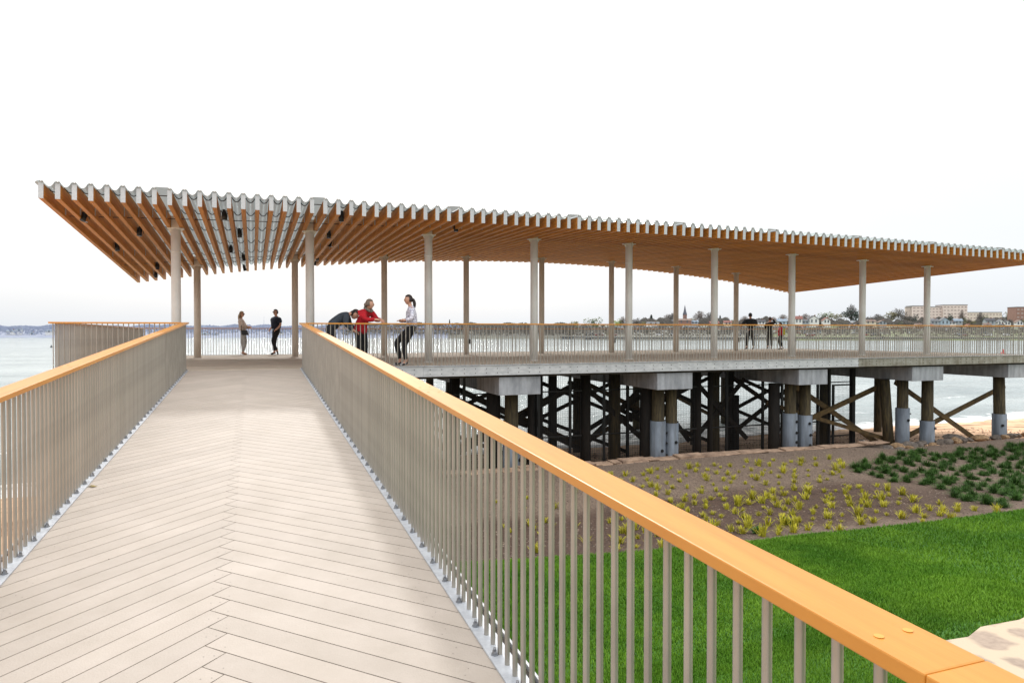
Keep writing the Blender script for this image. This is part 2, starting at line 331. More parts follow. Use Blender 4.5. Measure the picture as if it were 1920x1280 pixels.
# ------------------------------------------------------------------ railings
bal_me=MB(); bal_me.cyl((0,0,0),(0,0,1.035),.0118,n=10,caps=False); bal_me=bal_me.mesh('baluster',M['steel'])
far_me=MB(); far_me.cyl((0,0,0),(0,0,1.035),.011,n=6,caps=False); far_me=far_me.mesh('baluster',M['steel'])
bm_=MB(); bm_.cyl((0,0,0),(0,0,.006),.018,n=6,smooth=False); bm_.cyl((0,0,.006),(0,0,.02),.0125,n=6,smooth=False); bm_.cyl((0,0,.02),(0,0,.034),.007,n=8); bolt_me=bm_.mesh('anchor_bolt',M['bolt'])
HR=1.07; TK=.033
def railing(label,p,q,inn,seg=3.6,maxparts=100,bolts=False,w=.142,first=0,nearend=0,joints=(),ext=(0,0)):
    """p,q: (u,v,z) foot line of the balusters; inn: unit side vector towards the walkway"""
    p=Vector(p);q=Vector(q);d=(q-p);Lh=d.length;d.normalize();inn=Vector(inn)
    t=empty('railing',p,label=label,cat='railing')
    n=int(Lh/.1)
    order=list(range(n+1))
    vis=order[:]  # nearest first by caller's direction
    near=set(order[:maxparts]) if nearend==0 else set(order[-maxparts:])
    rest=MB()
    for i in order:
        c=d*(.05+.1*i)
        if .05+.1*i>Lh: break
        if i in near: inst('baluster',bal_me if (p+c).y<15.5 else far_me,t,c)
        else: rest.cyl(c,c+Vector((0,0,1.035)),.011,n=6,caps=False)
    if rest.v:
        o=rest.build('balusters',M['steel'],t); tag(o,kind='stuff')
    # base plate
    m=MB(); a0=inn*.056;b0=-inn*.05; zz=Vector((0,0,.008))
    m.hexa([b0,a0,d*Lh+a0,d*Lh+b0,b0+zz,a0+zz,d*Lh+a0+zz,d*Lh+b0+zz]); m.build('base_plate',M['galv'],t,loc=(0,0,.001))
    if bolts:
        i=0
        while .05+.3*i<Lh:
            inst('anchor_bolt',bolt_me,t,d*(.05+.3*i)+inn*.026+Vector((0,0,.009)),(0,0,random.random())); i+=1
    # rail sections
    cuts=[-ext[0]]+sorted(joints)+[]
    if not joints:
        x=seg
        while x<Lh-.8: cuts.append(x); x+=seg
    cuts.append(Lh+ext[1])
    ctr=inn*-.008 if w<.15 else inn*0
    for a,b in zip(cuts[:-1],cuts[1:]):
        m=MB(); m.bar(d*(a+.0004)+ctr+Vector((0,0,HR-TK/2)),d*(b-.0004)+ctr+Vector((0,0,HR-TK/2)),w,TK)
        h=m.build('handrail',M['rail'],t,bevel=.004)
        if bolts:
            for e in (a+.12,b-.12):
                for s in (-.035,.035):
                    k=MB(); k.cyl((0,0,0),(0,0,.001),.009,n=12); pl=k.build('wood_plug',M['plug'],h); pl.location=d*e+inn.normalized()*s+ctr+Vector((0,0,HR+.0004))
    return t
zr_=lambda v: rz_(v)
# ramp right railing runs from near to far
v0r=-.6
railing('long railing on the right edge of the ramp nearest the viewer',(1.075,v0r,zr_(v0r)),(1.075,VF,0),(-1,0,0),bolts=True,joints=[.6+.81,.6+.81+3.66,.6+.81+7.3,.6+.81+10.9,.6+.81+14.5],ext=(0,.075))
v0l=3.0
railing('long railing on the left edge of the ramp',(-1.405,v0l,zr_(v0l)),(-1.405,VF,0),(1,0,0),bolts=True,joints=[3.6,7.2,10.8],ext=(0,.075))
railing('short railing on the pavilion edge left of the ramp',(-1.47,VF-.06,0.002),(UL,VF-.06,0.002),(0,1,0),ext=(-.01,.07))
railing('front pavilion railing that three women lean against, right of the ramp',(1.17,VF-.06,0.002),(UR,VF-.06,0.002),(0,1,0),ext=(.02,.07))
railing('railing along the far water side of the pavilion behind the couple',(UL,VR,dz(VR)),(UR,VR,dz(VR)),(0,-1,0))
railing('railing on the left end of the pavilion deck',(UL,VF+.07,dz(VF)),(UL,VR-.08,dz(VR)),(1,0,0))
railing('railing on the far right end of the pavilion deck',(UR,VF+.07,dz(VF)),(UR,VR-.08,dz(VR)),(-1,0,0))
# ------------------------------------------------------------------ pier
pier=empty('pier',(0,0,0),label='wide pier deck on timber piles and concrete caps over the beach',cat='pier')
m=MB()
V=[];F=[];S=[]
v=VF-.1
bw=.142
while v<VR+.1:
    n=len(V); a,b=v+.002,v+bw-.002
    x=UL-.1
    while x<UR+.1:
        x2=min(x+random.choice((3.6,4.8)),UR+.12); n=len(V)
        for (uu,vv) in ((x+.001,a),(x2-.001,a),(x2-.001,b),(x+.001,b)): V.append((uu,vv,dz(vv)))
        for (uu,vv) in ((x+.001,a),(x2-.001,a),(x2-.001,b),(x+.001,b)): V.append((uu,vv,dz(vv)-.025))
        F+=[(n,n+1,n+2,n+3),(n+4,n+5,n+1,n),(n+6,n+7,n+3,n+2)]; S+=[rng.random()]*8
        x=x2
    v+=bw
# leave a hole-free join with ramp: boards in front of v=VF only outside the ramp
me=fastmesh('deck_boards',V,F,M['deck'],S); add(bpy.data.objects.new('deck_boards',me),pier)
m=MB(); m.hexa([(UL,VF,-.13),(UR,VF,-.13),(UR,VR,-.2),(UL,VR,-.2),(UL,VF,-.03),(UR,VF,-.03),(UR,VR,dz(VR)-.03),(UL,VR,dz(VR)-.03)]); m.build('sub_deck',M['under'],pier)
# fascia panels with bolts
def fascia(u0,u1,v,mt,side=-1):
    m=MB(); m.box(u0+.002,u1-.002,v-.006,v+.006,-.262,-.004,0); m.box(u0+.002,u1-.002,v-.03,v+.006,-.003,.0005,0)
    u=u0+.17
    while u<u1:
        for z in (-.085,-.195): m.cyl((u,v-.006,z),(u,v-.014,z),.0125,n=6,m=1,smooth=False)
        u+=.295
    return m.build('fascia_panel',[mt,M['box']],pier)
xs=[UL-.1,-1.52]; fascia(xs[0],xs[1],VF-.11,M['fascia'])
cuts=[1.19,3.95,8.0,12.9,18.1,22.5,UR+.1]
for i,(a,b) in enumerate(zip(cuts[:-1],cuts[1:])): fascia(a,b,VF-.11,M['fascia'] if i<4 else M['fascia2'])
for nm,(x,a,b) in {'l':(UL-.11,VF,VR),'r':(UR+.11,VF,VR)}.items():
    m=MB(); m.hexa([(x-.006,a,-.26),(x+.006,a,-.26),(x+.006,b,-.34),(x-.006,b,-.34),(x-.006,a,-.004),(x+.006,a,-.004),(x+.006,b,dz(b)-.004),(x-.006,b,dz(b)-.004)]); m.build('fascia_panel',M['fascia'],pier)
m=MB(); m.box(UL-.1,UR+.1,VR+.1,VR+.112,-.34,dz(VR)-.004); m.build('fascia_panel',M['fascia'],pier)
for v in np.linspace(VF+.12,VR-.1,11):
    m=MB(); m.box(UL,UR,v-.09,v+.09,-.325,-.14-.0062*(v-VF)); m.build('stringer',M['under'],pier)
bents=[(-3.6,-2.4),(.9,2.1),(5.98,7.15),(10.74,11.92),(15.81,16.95),(20.58,22.02),(25.24,26.5)]
for i,(a,b) in enumerate(bents):
    m=MB(); m.box(a,b,VF,VR-.6,-.80,-.326); m.build('pile_cap',M['conc'],pier,bevel=.012)
ZB=-3.3
def pile(u,v,r,mt,ztop=-.8,zb=ZB-.6,lean=0,jz=None,bolts=((0,.25),(1,.7))):
    m=MB(); m.cyl((u+lean,v,zb),(u,v,ztop),r*1.04,r*.97,n=18); p=m.build('pile',mt,pier)
    if jz is not None:
        m=MB(); m.cyl((u+lean*.5,v,zb),(u+lean*.4,v,jz),r*1.24,r*1.24,n=24,m=0)
        for k,(s,h) in enumerate(bolts):
            ang=R(-100+s*55); c=Vector((u+r*1.24*math.cos(ang),v+r*1.24*math.sin(ang),jz-h)); nrm=Vector((math.cos(ang),math.sin(ang),0))
            m.cyl(c-nrm*.02,c+nrm*.02,.05,n=6,m=1,smooth=False); m.cyl(c,c+nrm*.06,.022,n=8,m=1)
        j=m.build('pile_jacket',[M['jacket'],M['black']],p)
    return p
RP=.175
pile(6.55,17.62,.19,M['pile'],jz=-1.9); pile(6.2,18.1,.2,M['pileold'])
pile(11.14,17.6,RP+.01,M['pile'],jz=-1.76,bolts=((.2,.85),(1.3,.35),(1.35,1.0),(1.3,.65))); pile(11.6,17.6,RP,M['pile'],jz=-1.84,bolts=((.3,.55),(1.6,.25)))
pile(10.98,17.95,.17,M['pileold'])
pile(16.02,17.6,.18,M['pile'],jz=-1.74,bolts=((.5,.25),(.5,.6),(.5,.9))); pile(16.62,17.6,.18,M['pile'],jz=-1.82,bolts=((.1,.25),(.3,.62),(.2,.95)))
pile(15.65,17.9,.18,M['pileold']); pile(16.4,18.0,.15,M['pileold'])
pile(20.42,17.95,.17,M['pile'],lean=.3); pile(20.86,17.6,.18,M['pile'],jz=-1.76,bolts=((.2,.4),(.2,1.15),(1.4,.2)))
pile(22.03,17.6,.19,M['pile'],jz=-2.25,bolts=((.6,.25),(.8,.7))); pile(25.62,17.6,.19,M['pile'],jz=-2.16,lean=.12,bolts=((-.2,.4),(1.2,.2),(1.2,.65)))
for (a,b) in bents:
    for v in (22.8,28.2):
        pile((a+b)/2+(.3 if v>24 else -.3),v,.16,M['pile'],zb=-5)
for u in (-3.2,-2.7,1.2,1.8): pile(u,17.6,.17,M['pile'])
# old black piles still standing under the deck
def cap(u,v,r,z=-.33,lean=0): return pile(u,v,r,M['pileold'],ztop=z,lean=lean)
for u,v,r in [(5.35,19.0,.2),(7.55,18.7,.13),(8.0,19.2,.19),(8.62,19.55,.19),(9.42,18.9,.215),(11.82,19.5,.18),(13.46,18.95,.19),(13.86,18.8,.11),(15.5,19.9,.17),(3.4,19.2,.2)]:
    cap(u,v,r*.74)
pile(14.55,19.55,.2,M['pile'],ztop=-.35); pile(10.63,19.3,.19,M['pile'],ztop=-.35)
pile(15.62,19.8,.15,M['pileold'],ztop=-1.35)
pile(19.4,19.6,.17,M['pile'],ztop=-.4)
def brace(p,q,mt,w=.05,h=.17):
    m=MB(); m.bar(p,q,w,h); return m.build('brace',M[mt],pier)
brace((26.9,18.25,-1.22),(21.2,18.25,-3.1),'brace'); brace((21.2,18.2,-.92),(25.6,18.2,-3.35),'brace')
brace((16.9,18.6,-2.4),(20.5,18.35,-1.12),'brace'); brace((17.3,18.8,-1.0),(20.75,18.5,-3.1),'brace'); brace((16.2,18.9,-1.55),(20.9,18.1,-2.95),'brace',h=.13)
for (u0,u1,v) in [(3.4,5.35,19.1),(5.4,9.4,19.25),(9.45,11.8,19.15),(11.8,13.45,19.35),(13.5,15.6,19.15),(15.6,18.9,19.9),(9.5,13.4,20.3)]:
    brace((u0,v,-.75),(u1,v,-2.75),'bracedark',h=.15); brace((u0,v+.12,-2.75),(u1,v+.12,-.75),'bracedark',h=.15)
for (u0,u1,v) in [(4.2,8.0,20.1),(8.0,11.8,20.2),(11.8,15.6,20.4),(15.6,19.4,20.3)]:
    brace((u0,v,-.55),(u1,v,-2.1),'bracedark',h=.12); brace((u0,v+.1,-2.1),(u1,v+.1,-.55),'bracedark',h=.12); brace((u0,v+.3,-1.7),(u1,v+.3,-3.2),'bracedark',h=.12)
for (u0,u1,v) in [(6.2,11.2,22.8),(11.2,16.2,22.8),(16.2,21,28.2)]:
    brace((u0,v,-.95),(u1,v,-3.3),'brace'); brace((u0,v+.1,-3.3),(u1,v+.1,-.95),'brace')
# security netting fence under the deck
nf=empty('net_fence',(3.0,18.85,-3.2),label='black post and wire net fence standing under the pier deck',cat='fence')
U1=19.93
def uat(x,v):
    X=(x-960)/FPX; return v*(X*cT+sT)/(cT-X*sT)
for x in (870,916,1010,1069,1133,1177,1225,1363,1431,1467,1534,1556,1563):
    u=uat(x,18.85); m=MB(); m.box(u-.035-3,u+.035-3,-.035,.035,-.4,2.85 if x!=1563 else 2.2); m.build('post',M['black'],nf)
m=MB(); m.box(U1-.07-3,U1+.07-3,-.07,.07,-.4,2.85); m.build('post',M['black'],nf)
for z in (2.28,.93):
    m=MB(); m.bar((0,0,z),(U1-3.1,0,z),.03,.035); m.build('rail',M['black'],nf)
m=MB(); m.bar((uat(1565,18.85)-3,0.05,2.17),(U1-3,0.05,2.17),.04,.05); m.build('gate_bar',M['black'],nf)
m=MB(); x=0
while x<U1-3: m.bar((x,.03,0),(x,.03,2.8),.005,.005,up=(0,1,0)); x+=.06
z=0
while z<2.8: m.bar((0,.03,z),(U1-3,.03,z),.005,.005); z+=.06
m.build('wire_net',M['wire'],nf)
# ------------------------------------------------------------------ pavilion roof and columns
pav=empty('pavilion',(0,VF,0),label='long open pavilion with a wavy metal roof over close timber ribs',cat='pavilion')
def pl(u,v,z): return (u,v-VF,z)
U0,SP=-1.8141,3.2439; VCF,VCR=19.338,26.434; LF,LR=16.574,29.46
def zfr(u): return 2.6265+.0268*u-.0014*u*u
def zrr(u): return 2.4466+.0933*u-.0040*u*u
def zb(u,v): return ZC+zfr(u)+(zrr(u)-zfr(u))*(v-VCF)/(VCR-VCF)
ST=SP/11; RH=.31; RW=.088
Lr_=LR-LF
m=MB(); m.box(-RW/2,RW/2,0.008,Lr_,0,RH-.01)
rib_me=m.mesh('rib',M['rib'])
m=MB(); m.box(-RW/2-.002,RW/2+.002,-.004,.007,-.004,RH); cap_me=m.mesh('end_cap',M['cap'])
m=MB(); m.box(-.009,.009,-.028,.028,-.10,.10); br_me=m.mesh('bracket',M['bracket'])
ribs_rest=MB(); NR=105
for j in range(NR):
    u=U0-7.5*ST+j*ST; z0=zb(u,LF); sl=math.atan2(zb(u,LR)-z0,Lr_)
    if j<100:
        r=inst('rib',rib_me,pav,pl(u,LF,z0),(sl,0,0))
        inst('end_cap',cap_me,r)
        for yy in (1.75,7.4,11.6): inst('bracket',br_me,r,((RW/2+.008)*(1 if j<13 else -1),yy,.16))
    else:
        ribs_rest.bar(pl(u,LF,z0+RH/2),pl(u,LR,zb(u,LR)+RH/2),RW,RH)
o=ribs_rest.build('ribs',M['rib'],pav); tag(o,kind='stuff')
# roof sheet
prof=[(0,.035),(.040,.04),(.055,.022),(.074,-.012),(.098,-.044),(.122,-.06),(.1474,-.066)]
prof=prof+[(ST-a,b) for a,b in prof[-2::-1]]
nv=9; vs=np.linspace(LF-.02,LR+.02,nv)
Vv=[];Ff=[]
flat=set(7+11*k for k in range(9))
for j in range(-1,NR):
    ua=U0-7.5*ST+j*ST
    pr=prof
    if j in flat: pr=[(0,.045),(.03,.06),(ST-.03,.06),(ST,.045)]
    if j==-1: pr=[(ST-.1,.0),(ST-.07,.03),(ST-.04,.045),(ST,.04)]
    if j==NR-1: pr=[(0,.04),(.04,.045),(.07,.03),(.1,.0)]
    n=len(Vv)
    for v in vs:
        for (du,h) in pr:
            Vv.append(pl(ua+du,v,zb(ua+du,v)+RH+h-.005))
    w=len(pr)
    for a in range(nv-1):
        for b in range(w-1):
            Ff.append((n+a*w+b,n+a*w+b+1,n+(a+1)*w+b+1,n+(a+1)*w+b))
me=bpy.data.meshes.new('roof_sheet'); me.from_pydata(Vv,[],Ff); me.materials.append(M['roof'])
me.polygons.foreach_set('use_smooth',[True]*len(me.polygons)); me.update()
o=add(bpy.data.objects.new('roof_sheet',me),pav); # seam clips along the front crest, arcs under the sheets
m=MB()
for s in (-.022,.022): m.box(s-.006,s+.006,-.03,.02,RH+.03,RH+.055)
m.box(-.03,.03,-.025,.015,RH+.022,RH+.034)
clip_me=m.mesh('seam_clip',M['bracket'])
for r_ in [c for c in pav.children if c.name.startswith('rib') and not c.get('kind')]: inst('seam_clip',clip_me,r_)
for v in (16.95,18.6,20.9,23.3,25.6,28.0):
    m=MB()
    pts=[]
    for j in range(NR-1):
        ua=U0-7.5*ST+j*ST
        pp=prof[2:-2] if j not in flat else [(.06,-.02),(ST-.06,-.02)]
        pts+=[Vector(pl(ua+a,v,zb(ua+a,v)+RH+b-.022)) for a,b in pp]
    for p,q in zip(pts[:-1],pts[1:]): m.bar(p,q,.018,.018)
    m.build('sheet_strap',M['strap'],pav)
for v in (18.75,26.0):
    m=MB(); N_=40
    pts=[Vector(pl(u,v,zb(u,v)+.115)) for u in np.linspace(U0-7.5*ST,U0-7.5*ST+(NR-1)*ST,N_)]
    for p,q in zip(pts[:-1],pts[1:]): m.bar(p,q,.022,.016)
    m.build('tie_rod',M['strap'],pav)
def column(u,v,mt,box=False):
    zt=zb(u,v); z0=dz(v)
    m=MB(); m.cyl(pl(u,v,z0),pl(u,v,zt-.02),.112,n=28); c=m.build('column',M[mt],pav)
    m=MB(); y=v-VF
    m.box(u-.19,u+.19,y-.11,y+.11,zt-.03,zt-.006)
    for a in (-.012,.012,):
        pass
    m.hexa([(u-.1,y-.006,zt-.15),(u+.1,y-.006,zt-.15),(u+.1,y+.006,zt-.15),(u-.1,y+.006,zt-.15),(u-.175,y-.006,zt-.031),(u+.175,y-.006,zt-.031),(u+.175,y+.006,zt-.031),(u-.175,y+.006,zt-.031)])
    m.build('capital',M[mt],c,bevel=.003)
    m=MB(); m.box(u-.09,u+.09,y-.1,y+.1,zt-.006,zt+RH-.02); m.build('neck',M['colrear'],c)
    m=MB(); m.cyl(pl(u,v,z0),pl(u,v,z0+.012),.128,n=28); m.build('base_plate',M[mt],c)
    if box:
        m=MB(); m.box(u+.07,u+.135,y-.15,y-.09,z0+.42,z0+.62); m.build('socket_box',M['box'],c,bevel=.008)
    else:
        m=MB(); m.cyl(pl(u,v,zt-.62),pl(u,v,zt-.60),.118,n=28); m.build('collar',M[mt],c)
for n in range(9): column(U0+SP*n,VCF,'col')
for n in range(9): column(U0+SP*n,VCR,'colrear',box=n in (3,5,7,8))
# spotlights under the roof
def spot_mesh():
    m=MB(); m.cyl((0,0,-.02),(0,0,-.22),.055,.06,n=16); m.box(-.03,.03,-.03,.03,-.02,.03)
    return m.mesh('housing',M['black'])
sp_me=spot_mesh()
m=MB(); m.box(-.075,-.066,-.02,.02,-.16,.0); m.box(.066,.075,-.02,.02,-.16,.0); m.box(-.075,.075,-.02,.02,0,.01); yk_me=m.mesh('yoke',M['black'])
m=MB(); m.cyl((0,0,-.221),(0,0,-.223),.045,n=16); ln_me=m.mesh('lens',mat('spot_lens',(120,122,130),.15))
for (u,v) in [(-3.61,18.51),(-2.72,20.21),(-3.62,22.41),(-3.04,26.29),(-3.3,28.25),(-.63,17.74),(-.34,20.32),(-.64,23.36),(-.32,25.48),(-.33,28.66),(2.02,17.2),(2.01,20.26),(2.29,22.25),(2.18,26.43),(2.33,28.47),(5.11,18.02)]:
    t=empty('spotlight',(u,v,zb(u,v)+.16),label='small black spotlight hanging between the timber roof ribs',cat='spotlight',group='spotlights under the pavilion roof')
    inst('housing',sp_me,t,rot=(random.uniform(-.3,.3),random.uniform(-.3,.3),0)); inst('yoke',yk_me,t); inst('lens',ln_me,t)
# ------------------------------------------------------------------ ground
ZW=-3.7
def vsh(u): return np.interp(u,[-200,-40,-6,4,11,15.5,20,26,31,37,60,200],[26,23.5,22.5,24.2,24.6,24.2,24.8,24.6,24.8,24.6,26,40])
def vnoise(u,v,s,seed=0):
    r=np.random.default_rng(seed); out=0
    for k in range(7):
        a=r.uniform(0,6.28); f=s*r.uniform(.6,1.8); out=out+np.sin((u*np.cos(a)+v*np.sin(a))*f+r.uniform(0,6.28))
    return out/7
def zbeach(u,v):
    s=vsh(u); z=-3.06-.64*np.clip((v-17.5)/(s-17.5),0,3)
    return z+.03*vnoise(u,v,2.5,1)+.02*vnoise(u,v,7,2)
us=np.concatenate([np.linspace(-200,-20,40),np.linspace(-19.5,60,320),np.linspace(62,200,40)])
vs2=np.concatenate([np.linspace(-60,8,20),np.linspace(8.5,32,120)])
o=add(bpy.data.objects.new('beach',grid('beach',us,vs2,zbeach,M['sand']))); tag(o,kind='structure')
GU0=.4
def vE(u): return np.interp(u,[0,3,5.3,8.1,11.4,14.6,17,22,60],[10.9,10.6,10.05,9.65,9.5,9.45,9.8,11,16])+.05*vnoise(u,u*0,2.,5)
def vW(u): return np.interp(u,[0,8,13,17,18.5,20,60],[16.2,16.05,16.15,16.0,16.1,16.9,17.3])
def zlawn(u,v): return -2.0-.075*np.maximum(v,-20)+.02*vnoise(u,v,.8,3)
def zbed(u,v):
    e=vE(u);w=vW(u); t=np.clip((v-e)/(w-e),0,1); z0=zlawn(u,e)-.03
    top=np.interp(u,[0,17,20,60],[-2.62,-2.62,-2.98,-3.0])
    z=z0+(top-z0)*t**1.5-.16*np.sin(np.pi*np.clip(t*1.25,0,1))
    return z+.03*vnoise(u,v,2.2,8)+.018*vnoise(u,v,6,9)+.012*vnoise(u,v,15,10)
uu=np.linspace(GU0,60,400)
T=np.linspace(0,1,60)
def strip(name,f0,f1,fz,mt,nT=60):
    T=np.linspace(0,1,nT); U=np.repeat(uu[None,:],nT,0); V=f0(U)*(1-T[:,None])+f1(U)*T[:,None]
    P=np.stack([U,V,fz(U,V)],-1).reshape(-1,3)
    o=add(bpy.data.objects.new(name,gridP(name,P,len(uu),nT,mt))); tag(o,kind='structure'); return o
strip('lawn',lambda u:u*0-20,vE,zlawn,M['lawnsoil'])
strip('garden_soil',lambda u:vE(u)-.0,vW,zbed,M['soil'],110)
# garden side drop under the ramp
m=MB()
for a,b in zip(np.linspace(-20,16.2,30)[:-1],np.linspace(-20,16.2,30)[1:]):
    f=lambda v: float(zlawn(GU0,v)) if v<10.8 else float(zbed(np.array(GU0),np.array(v)))
    m.poly([(GU0,a,-4.2),(GU0,b,-4.2),(GU0,b,f(b)+.01),(GU0,a,f(a)+.01)])
o=m.build('retaining_wall',M['wallstone']); tag(o,'low stone retaining wall hidden under the ramp edge','wall')
# coping wall between bed and beach
cw=empty('garden_wall',(0,16.2,-2.6),label='low stone garden wall between the planted bed and the beach',cat='wall')
m=MB(); random.seed(3); x=GU0
while x<18.0:
    L_=random.uniform(.25,.9); w0=float(vW(x)); w1=float(vW(x+L_)); h=random.uniform(-.04,.02)
    m.hexa([(x+.008,w0-16.2-.02,-.02),(x+L_-.008,w1-16.2-.02,-.02),(x+L_-.008,w1-16.2+.34,-.02),(x+.008,w0-16.2+.34,-.02),(x+.008,w0-16.2+.0+random.uniform(-.07,.05),.03+h),(x+L_-.008,w1-16.2+random.uniform(-.07,.05),.03+h+random.uniform(-.02,.02)),(x+L_-.008,w1-16.2+.33,.05+h),(x+.008,w0-16.2+.33,.05+h)])
    x+=L_
m.build('coping',M['coping'],cw,bevel=.015)
m=MB(); m.box(GU0,18.4,.0,.32,-1.3,-.021); m.build('wall_body',M['wallstone'],cw)
# stone paving patch lower right
pts=[(6.55,5.12),(6.75,5.2),(7.1,5.17),(7.5,5.32),(8.1,5.3),(8.7,5.45),(9.6,5.5),(12,5.8),(16,6),(16,-6),(5.4,-6),(5.7,2),(6.0,4.0),(6.25,4.7)]
V=[(u,v,float(zlawn(u,v))+.03) for u,v in pts]
m=MB()
bmm=bmesh.new(); vsb=[bmm.verts.new(p) for p in V]; bmm.faces.new(vsb[::-1]); bmesh.ops.triangulate(bmm,faces=bmm.faces)
ex=bmesh.ops.extrude_face_region(bmm,geom=bmm.faces[:]); bmesh.ops.translate(bmm,verts=[g for g in ex['geom'] if isinstance(g,bmesh.types.BMVert)],vec=(0,0,-.1))
bmesh.ops.recalc_face_normals(bmm,faces=bmm.faces)
me=bpy.data.meshes.new('stone_paving'); bmm.to_mesh(me); bmm.free(); me.materials.append(M['paving'])
o=add(bpy.data.objects.new('stone_paving',me)); tag(o,kind='structure')
# lawn blades
def blades(n,u0,u1,v0,v1,h,seed,wd=.006):
    r=np.random.default_rng(seed); u=r.uniform(u0,u1,n); v=r.uniform(v0,v1,n)
    k=(v<vE(u)+r.normal(0,.03,n)); 
    px=np.array(pts); 
    inpav=(v<5.15+.05*(u-6.5))&(u>6.1+ (v-4.7)*.3)&(u>5.8)
    c=np.zeros(n,bool)
    for i in range(len(pts)):
        (x1,y1),(x2,y2)=pts[i],pts[(i+1)%len(pts)]
        if y1!=y2: c^=((y1>v)!=(y2>v))&(u<(x2-x1)*(v-y1)/(y2-y1)+x1)
    k&=~c
    u=u[k];v=v[k];n=len(u)
    z=zlawn(u,v); a=r.uniform(0,np.pi*2,n); hh=h*r.uniform(.6,1.25,n)*(1+.25*vnoise(u,v,3,31)); lean=r.uniform(0,.75,n)*hh; b=a+r.uniform(.8,2.2,n)
    w=wd*r.uniform(.7,1.4,n)
    p0=np.stack([u-np.cos(a)*w,v-np.sin(a)*w,z],-1);p1=np.stack([u+np.cos(a)*w,v+np.sin(a)*w,z],-1);p2=np.stack([u+np.cos(b)*lean,v+np.sin(b)*lean,z+hh],-1)
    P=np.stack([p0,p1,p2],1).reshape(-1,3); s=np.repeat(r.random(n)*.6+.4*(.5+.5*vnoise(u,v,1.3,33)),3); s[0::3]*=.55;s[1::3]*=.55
    return P,s
Ps=[];Ss=[]
for args in [(230000,1.2,6.5,1.0,6.0,.034,11,.0036),(230000,1.2,9.5,5.5,10.8,.038,12,.0055),(190000,6.5,18,5.0,12,.04,13,.007),(30000,8,26,0,11,.06,14,.012)]:
    p,s=blades(*args); Ps.append(p);Ss.append(s)
P_=np.concatenate(Ps);S_=np.concatenate(Ss); F_=np.arange(len(P_)).reshape(-1,3)
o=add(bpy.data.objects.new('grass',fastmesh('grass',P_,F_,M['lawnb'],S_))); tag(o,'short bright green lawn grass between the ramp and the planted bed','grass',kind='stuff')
# ------------------------------------------------------------------ tufts
def tuft(nb,h,spread,wd,mt,seed,droop=.3):
    r=random.Random(seed); V=[];F=[];S=[]
    for i in range(nb):
        a=r.uniform(0,6.283); out=r.uniform(.1,1)*spread; hh=h*r.uniform(.55,1.1); x0,y0=r.gauss(0,spread*.16),r.gauss(0,spread*.16)
        dx,dy=math.cos(a),math.sin(a); nx,ny=-dy,dx
        prev=None; n=len(V); sh=r.random()
        for t,wt in ((0,1),(.45,.9),(.8,.6),(1.0,.1)):
            z=hh*(t-(droop*t*t*out/spread)); d=out*t**1.4
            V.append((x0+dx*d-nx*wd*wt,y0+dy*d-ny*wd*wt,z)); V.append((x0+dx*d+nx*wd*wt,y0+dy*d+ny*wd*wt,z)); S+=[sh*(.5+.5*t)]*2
        for k in range(3): F.append((n+2*k,n+2*k+1,n+2*k+3,n+2*k+2))
    return fastmesh('tuft',V,F,mt,S)
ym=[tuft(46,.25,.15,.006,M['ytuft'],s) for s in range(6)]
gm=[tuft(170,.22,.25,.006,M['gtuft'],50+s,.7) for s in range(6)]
def inside(x,y,poly):
    c=False;n=len(poly)
    for i in range(n):
        x1,y1=poly[i];x2,y2=poly[(i+1)%n]
        if (y1>y)!=(y2>y) and x<(x2-x1)*(y-y1)/(y2-y1)+x1: c=not c
    return c
YP=[(900,910),(1180,885),(1330,868),(1560,858),(1600,880),(1590,905),(1700,915),(1740,940),(1800,945),(1900,962),(1770,975),(1600,995),(1440,1015),(1130,1035),(960,1040)]
GP=[(1590,880),(1650,858),(1720,848),(1800,843),(1940,832),(2100,828),(2100,960),(1900,955),(1810,945),(1760,925),(1700,905),(1640,900)]
random.seed(11); ny=ng=0
u=1.4
while u<32:
    v=9.6
    while v<17.4:
        a=u+random.uniform(-.09,.09)+.08*math.sin(v*2.2); b=v+random.uniform(-.11,.11)
        if b>float(vE(a))+.12 and b<float(vW(a))-.12:
            z=float(zbed(np.array(a),np.array(b))); x,y=pj(a,b,z)
            if inside(x,y,YP) and random.random()<(.92 if x>1130 else .2) and ny<296:
                s=random.choice((.5,.65,.8,1.0))*random.uniform(.85,1.2)
                o=inst('yellow_grass_tuft',random.choice(ym),None,(a,b,z-.01),(0,0,random.uniform(0,6.28)),(s*1.1,s*1.1,s*random.uniform(.65,.95)))
                tag(o,'small yellow green ornamental grass tuft in the brown planting bed','grass tuft','yellow grass tufts planted in rows in the bed'); ny+=1
        v+=.37
    u+=.39
u=12
while u<34:
    v=10
    while v<17.4:
        a=u+random.uniform(-.16,.16); b=v+random.uniform(-.16,.16)
        if b>float(vE(a))+.15 and b<float(vW(a))-.1:
            z=float(zbed(np.array(a),np.array(b))); x,y=pj(a,b,z)
            if x<1960 and inside(x,y,GP) and random.random()<.9 and ng<296:
                s=random.uniform(.6,1.15)
                o=inst('green_grass_tuft',random.choice(gm),None,(a,b,z-.01),(0,0,random.uniform(0,6.28)),(s,s,s*random.uniform(.85,1.2)))
                tag(o,'dark green grass clump on the slope at the right end of the bed','grass tuft','dark green grass clumps on the right of the bed'); ng+=1
        v+=.37
    u+=.36
print('tufts',ny,ng)
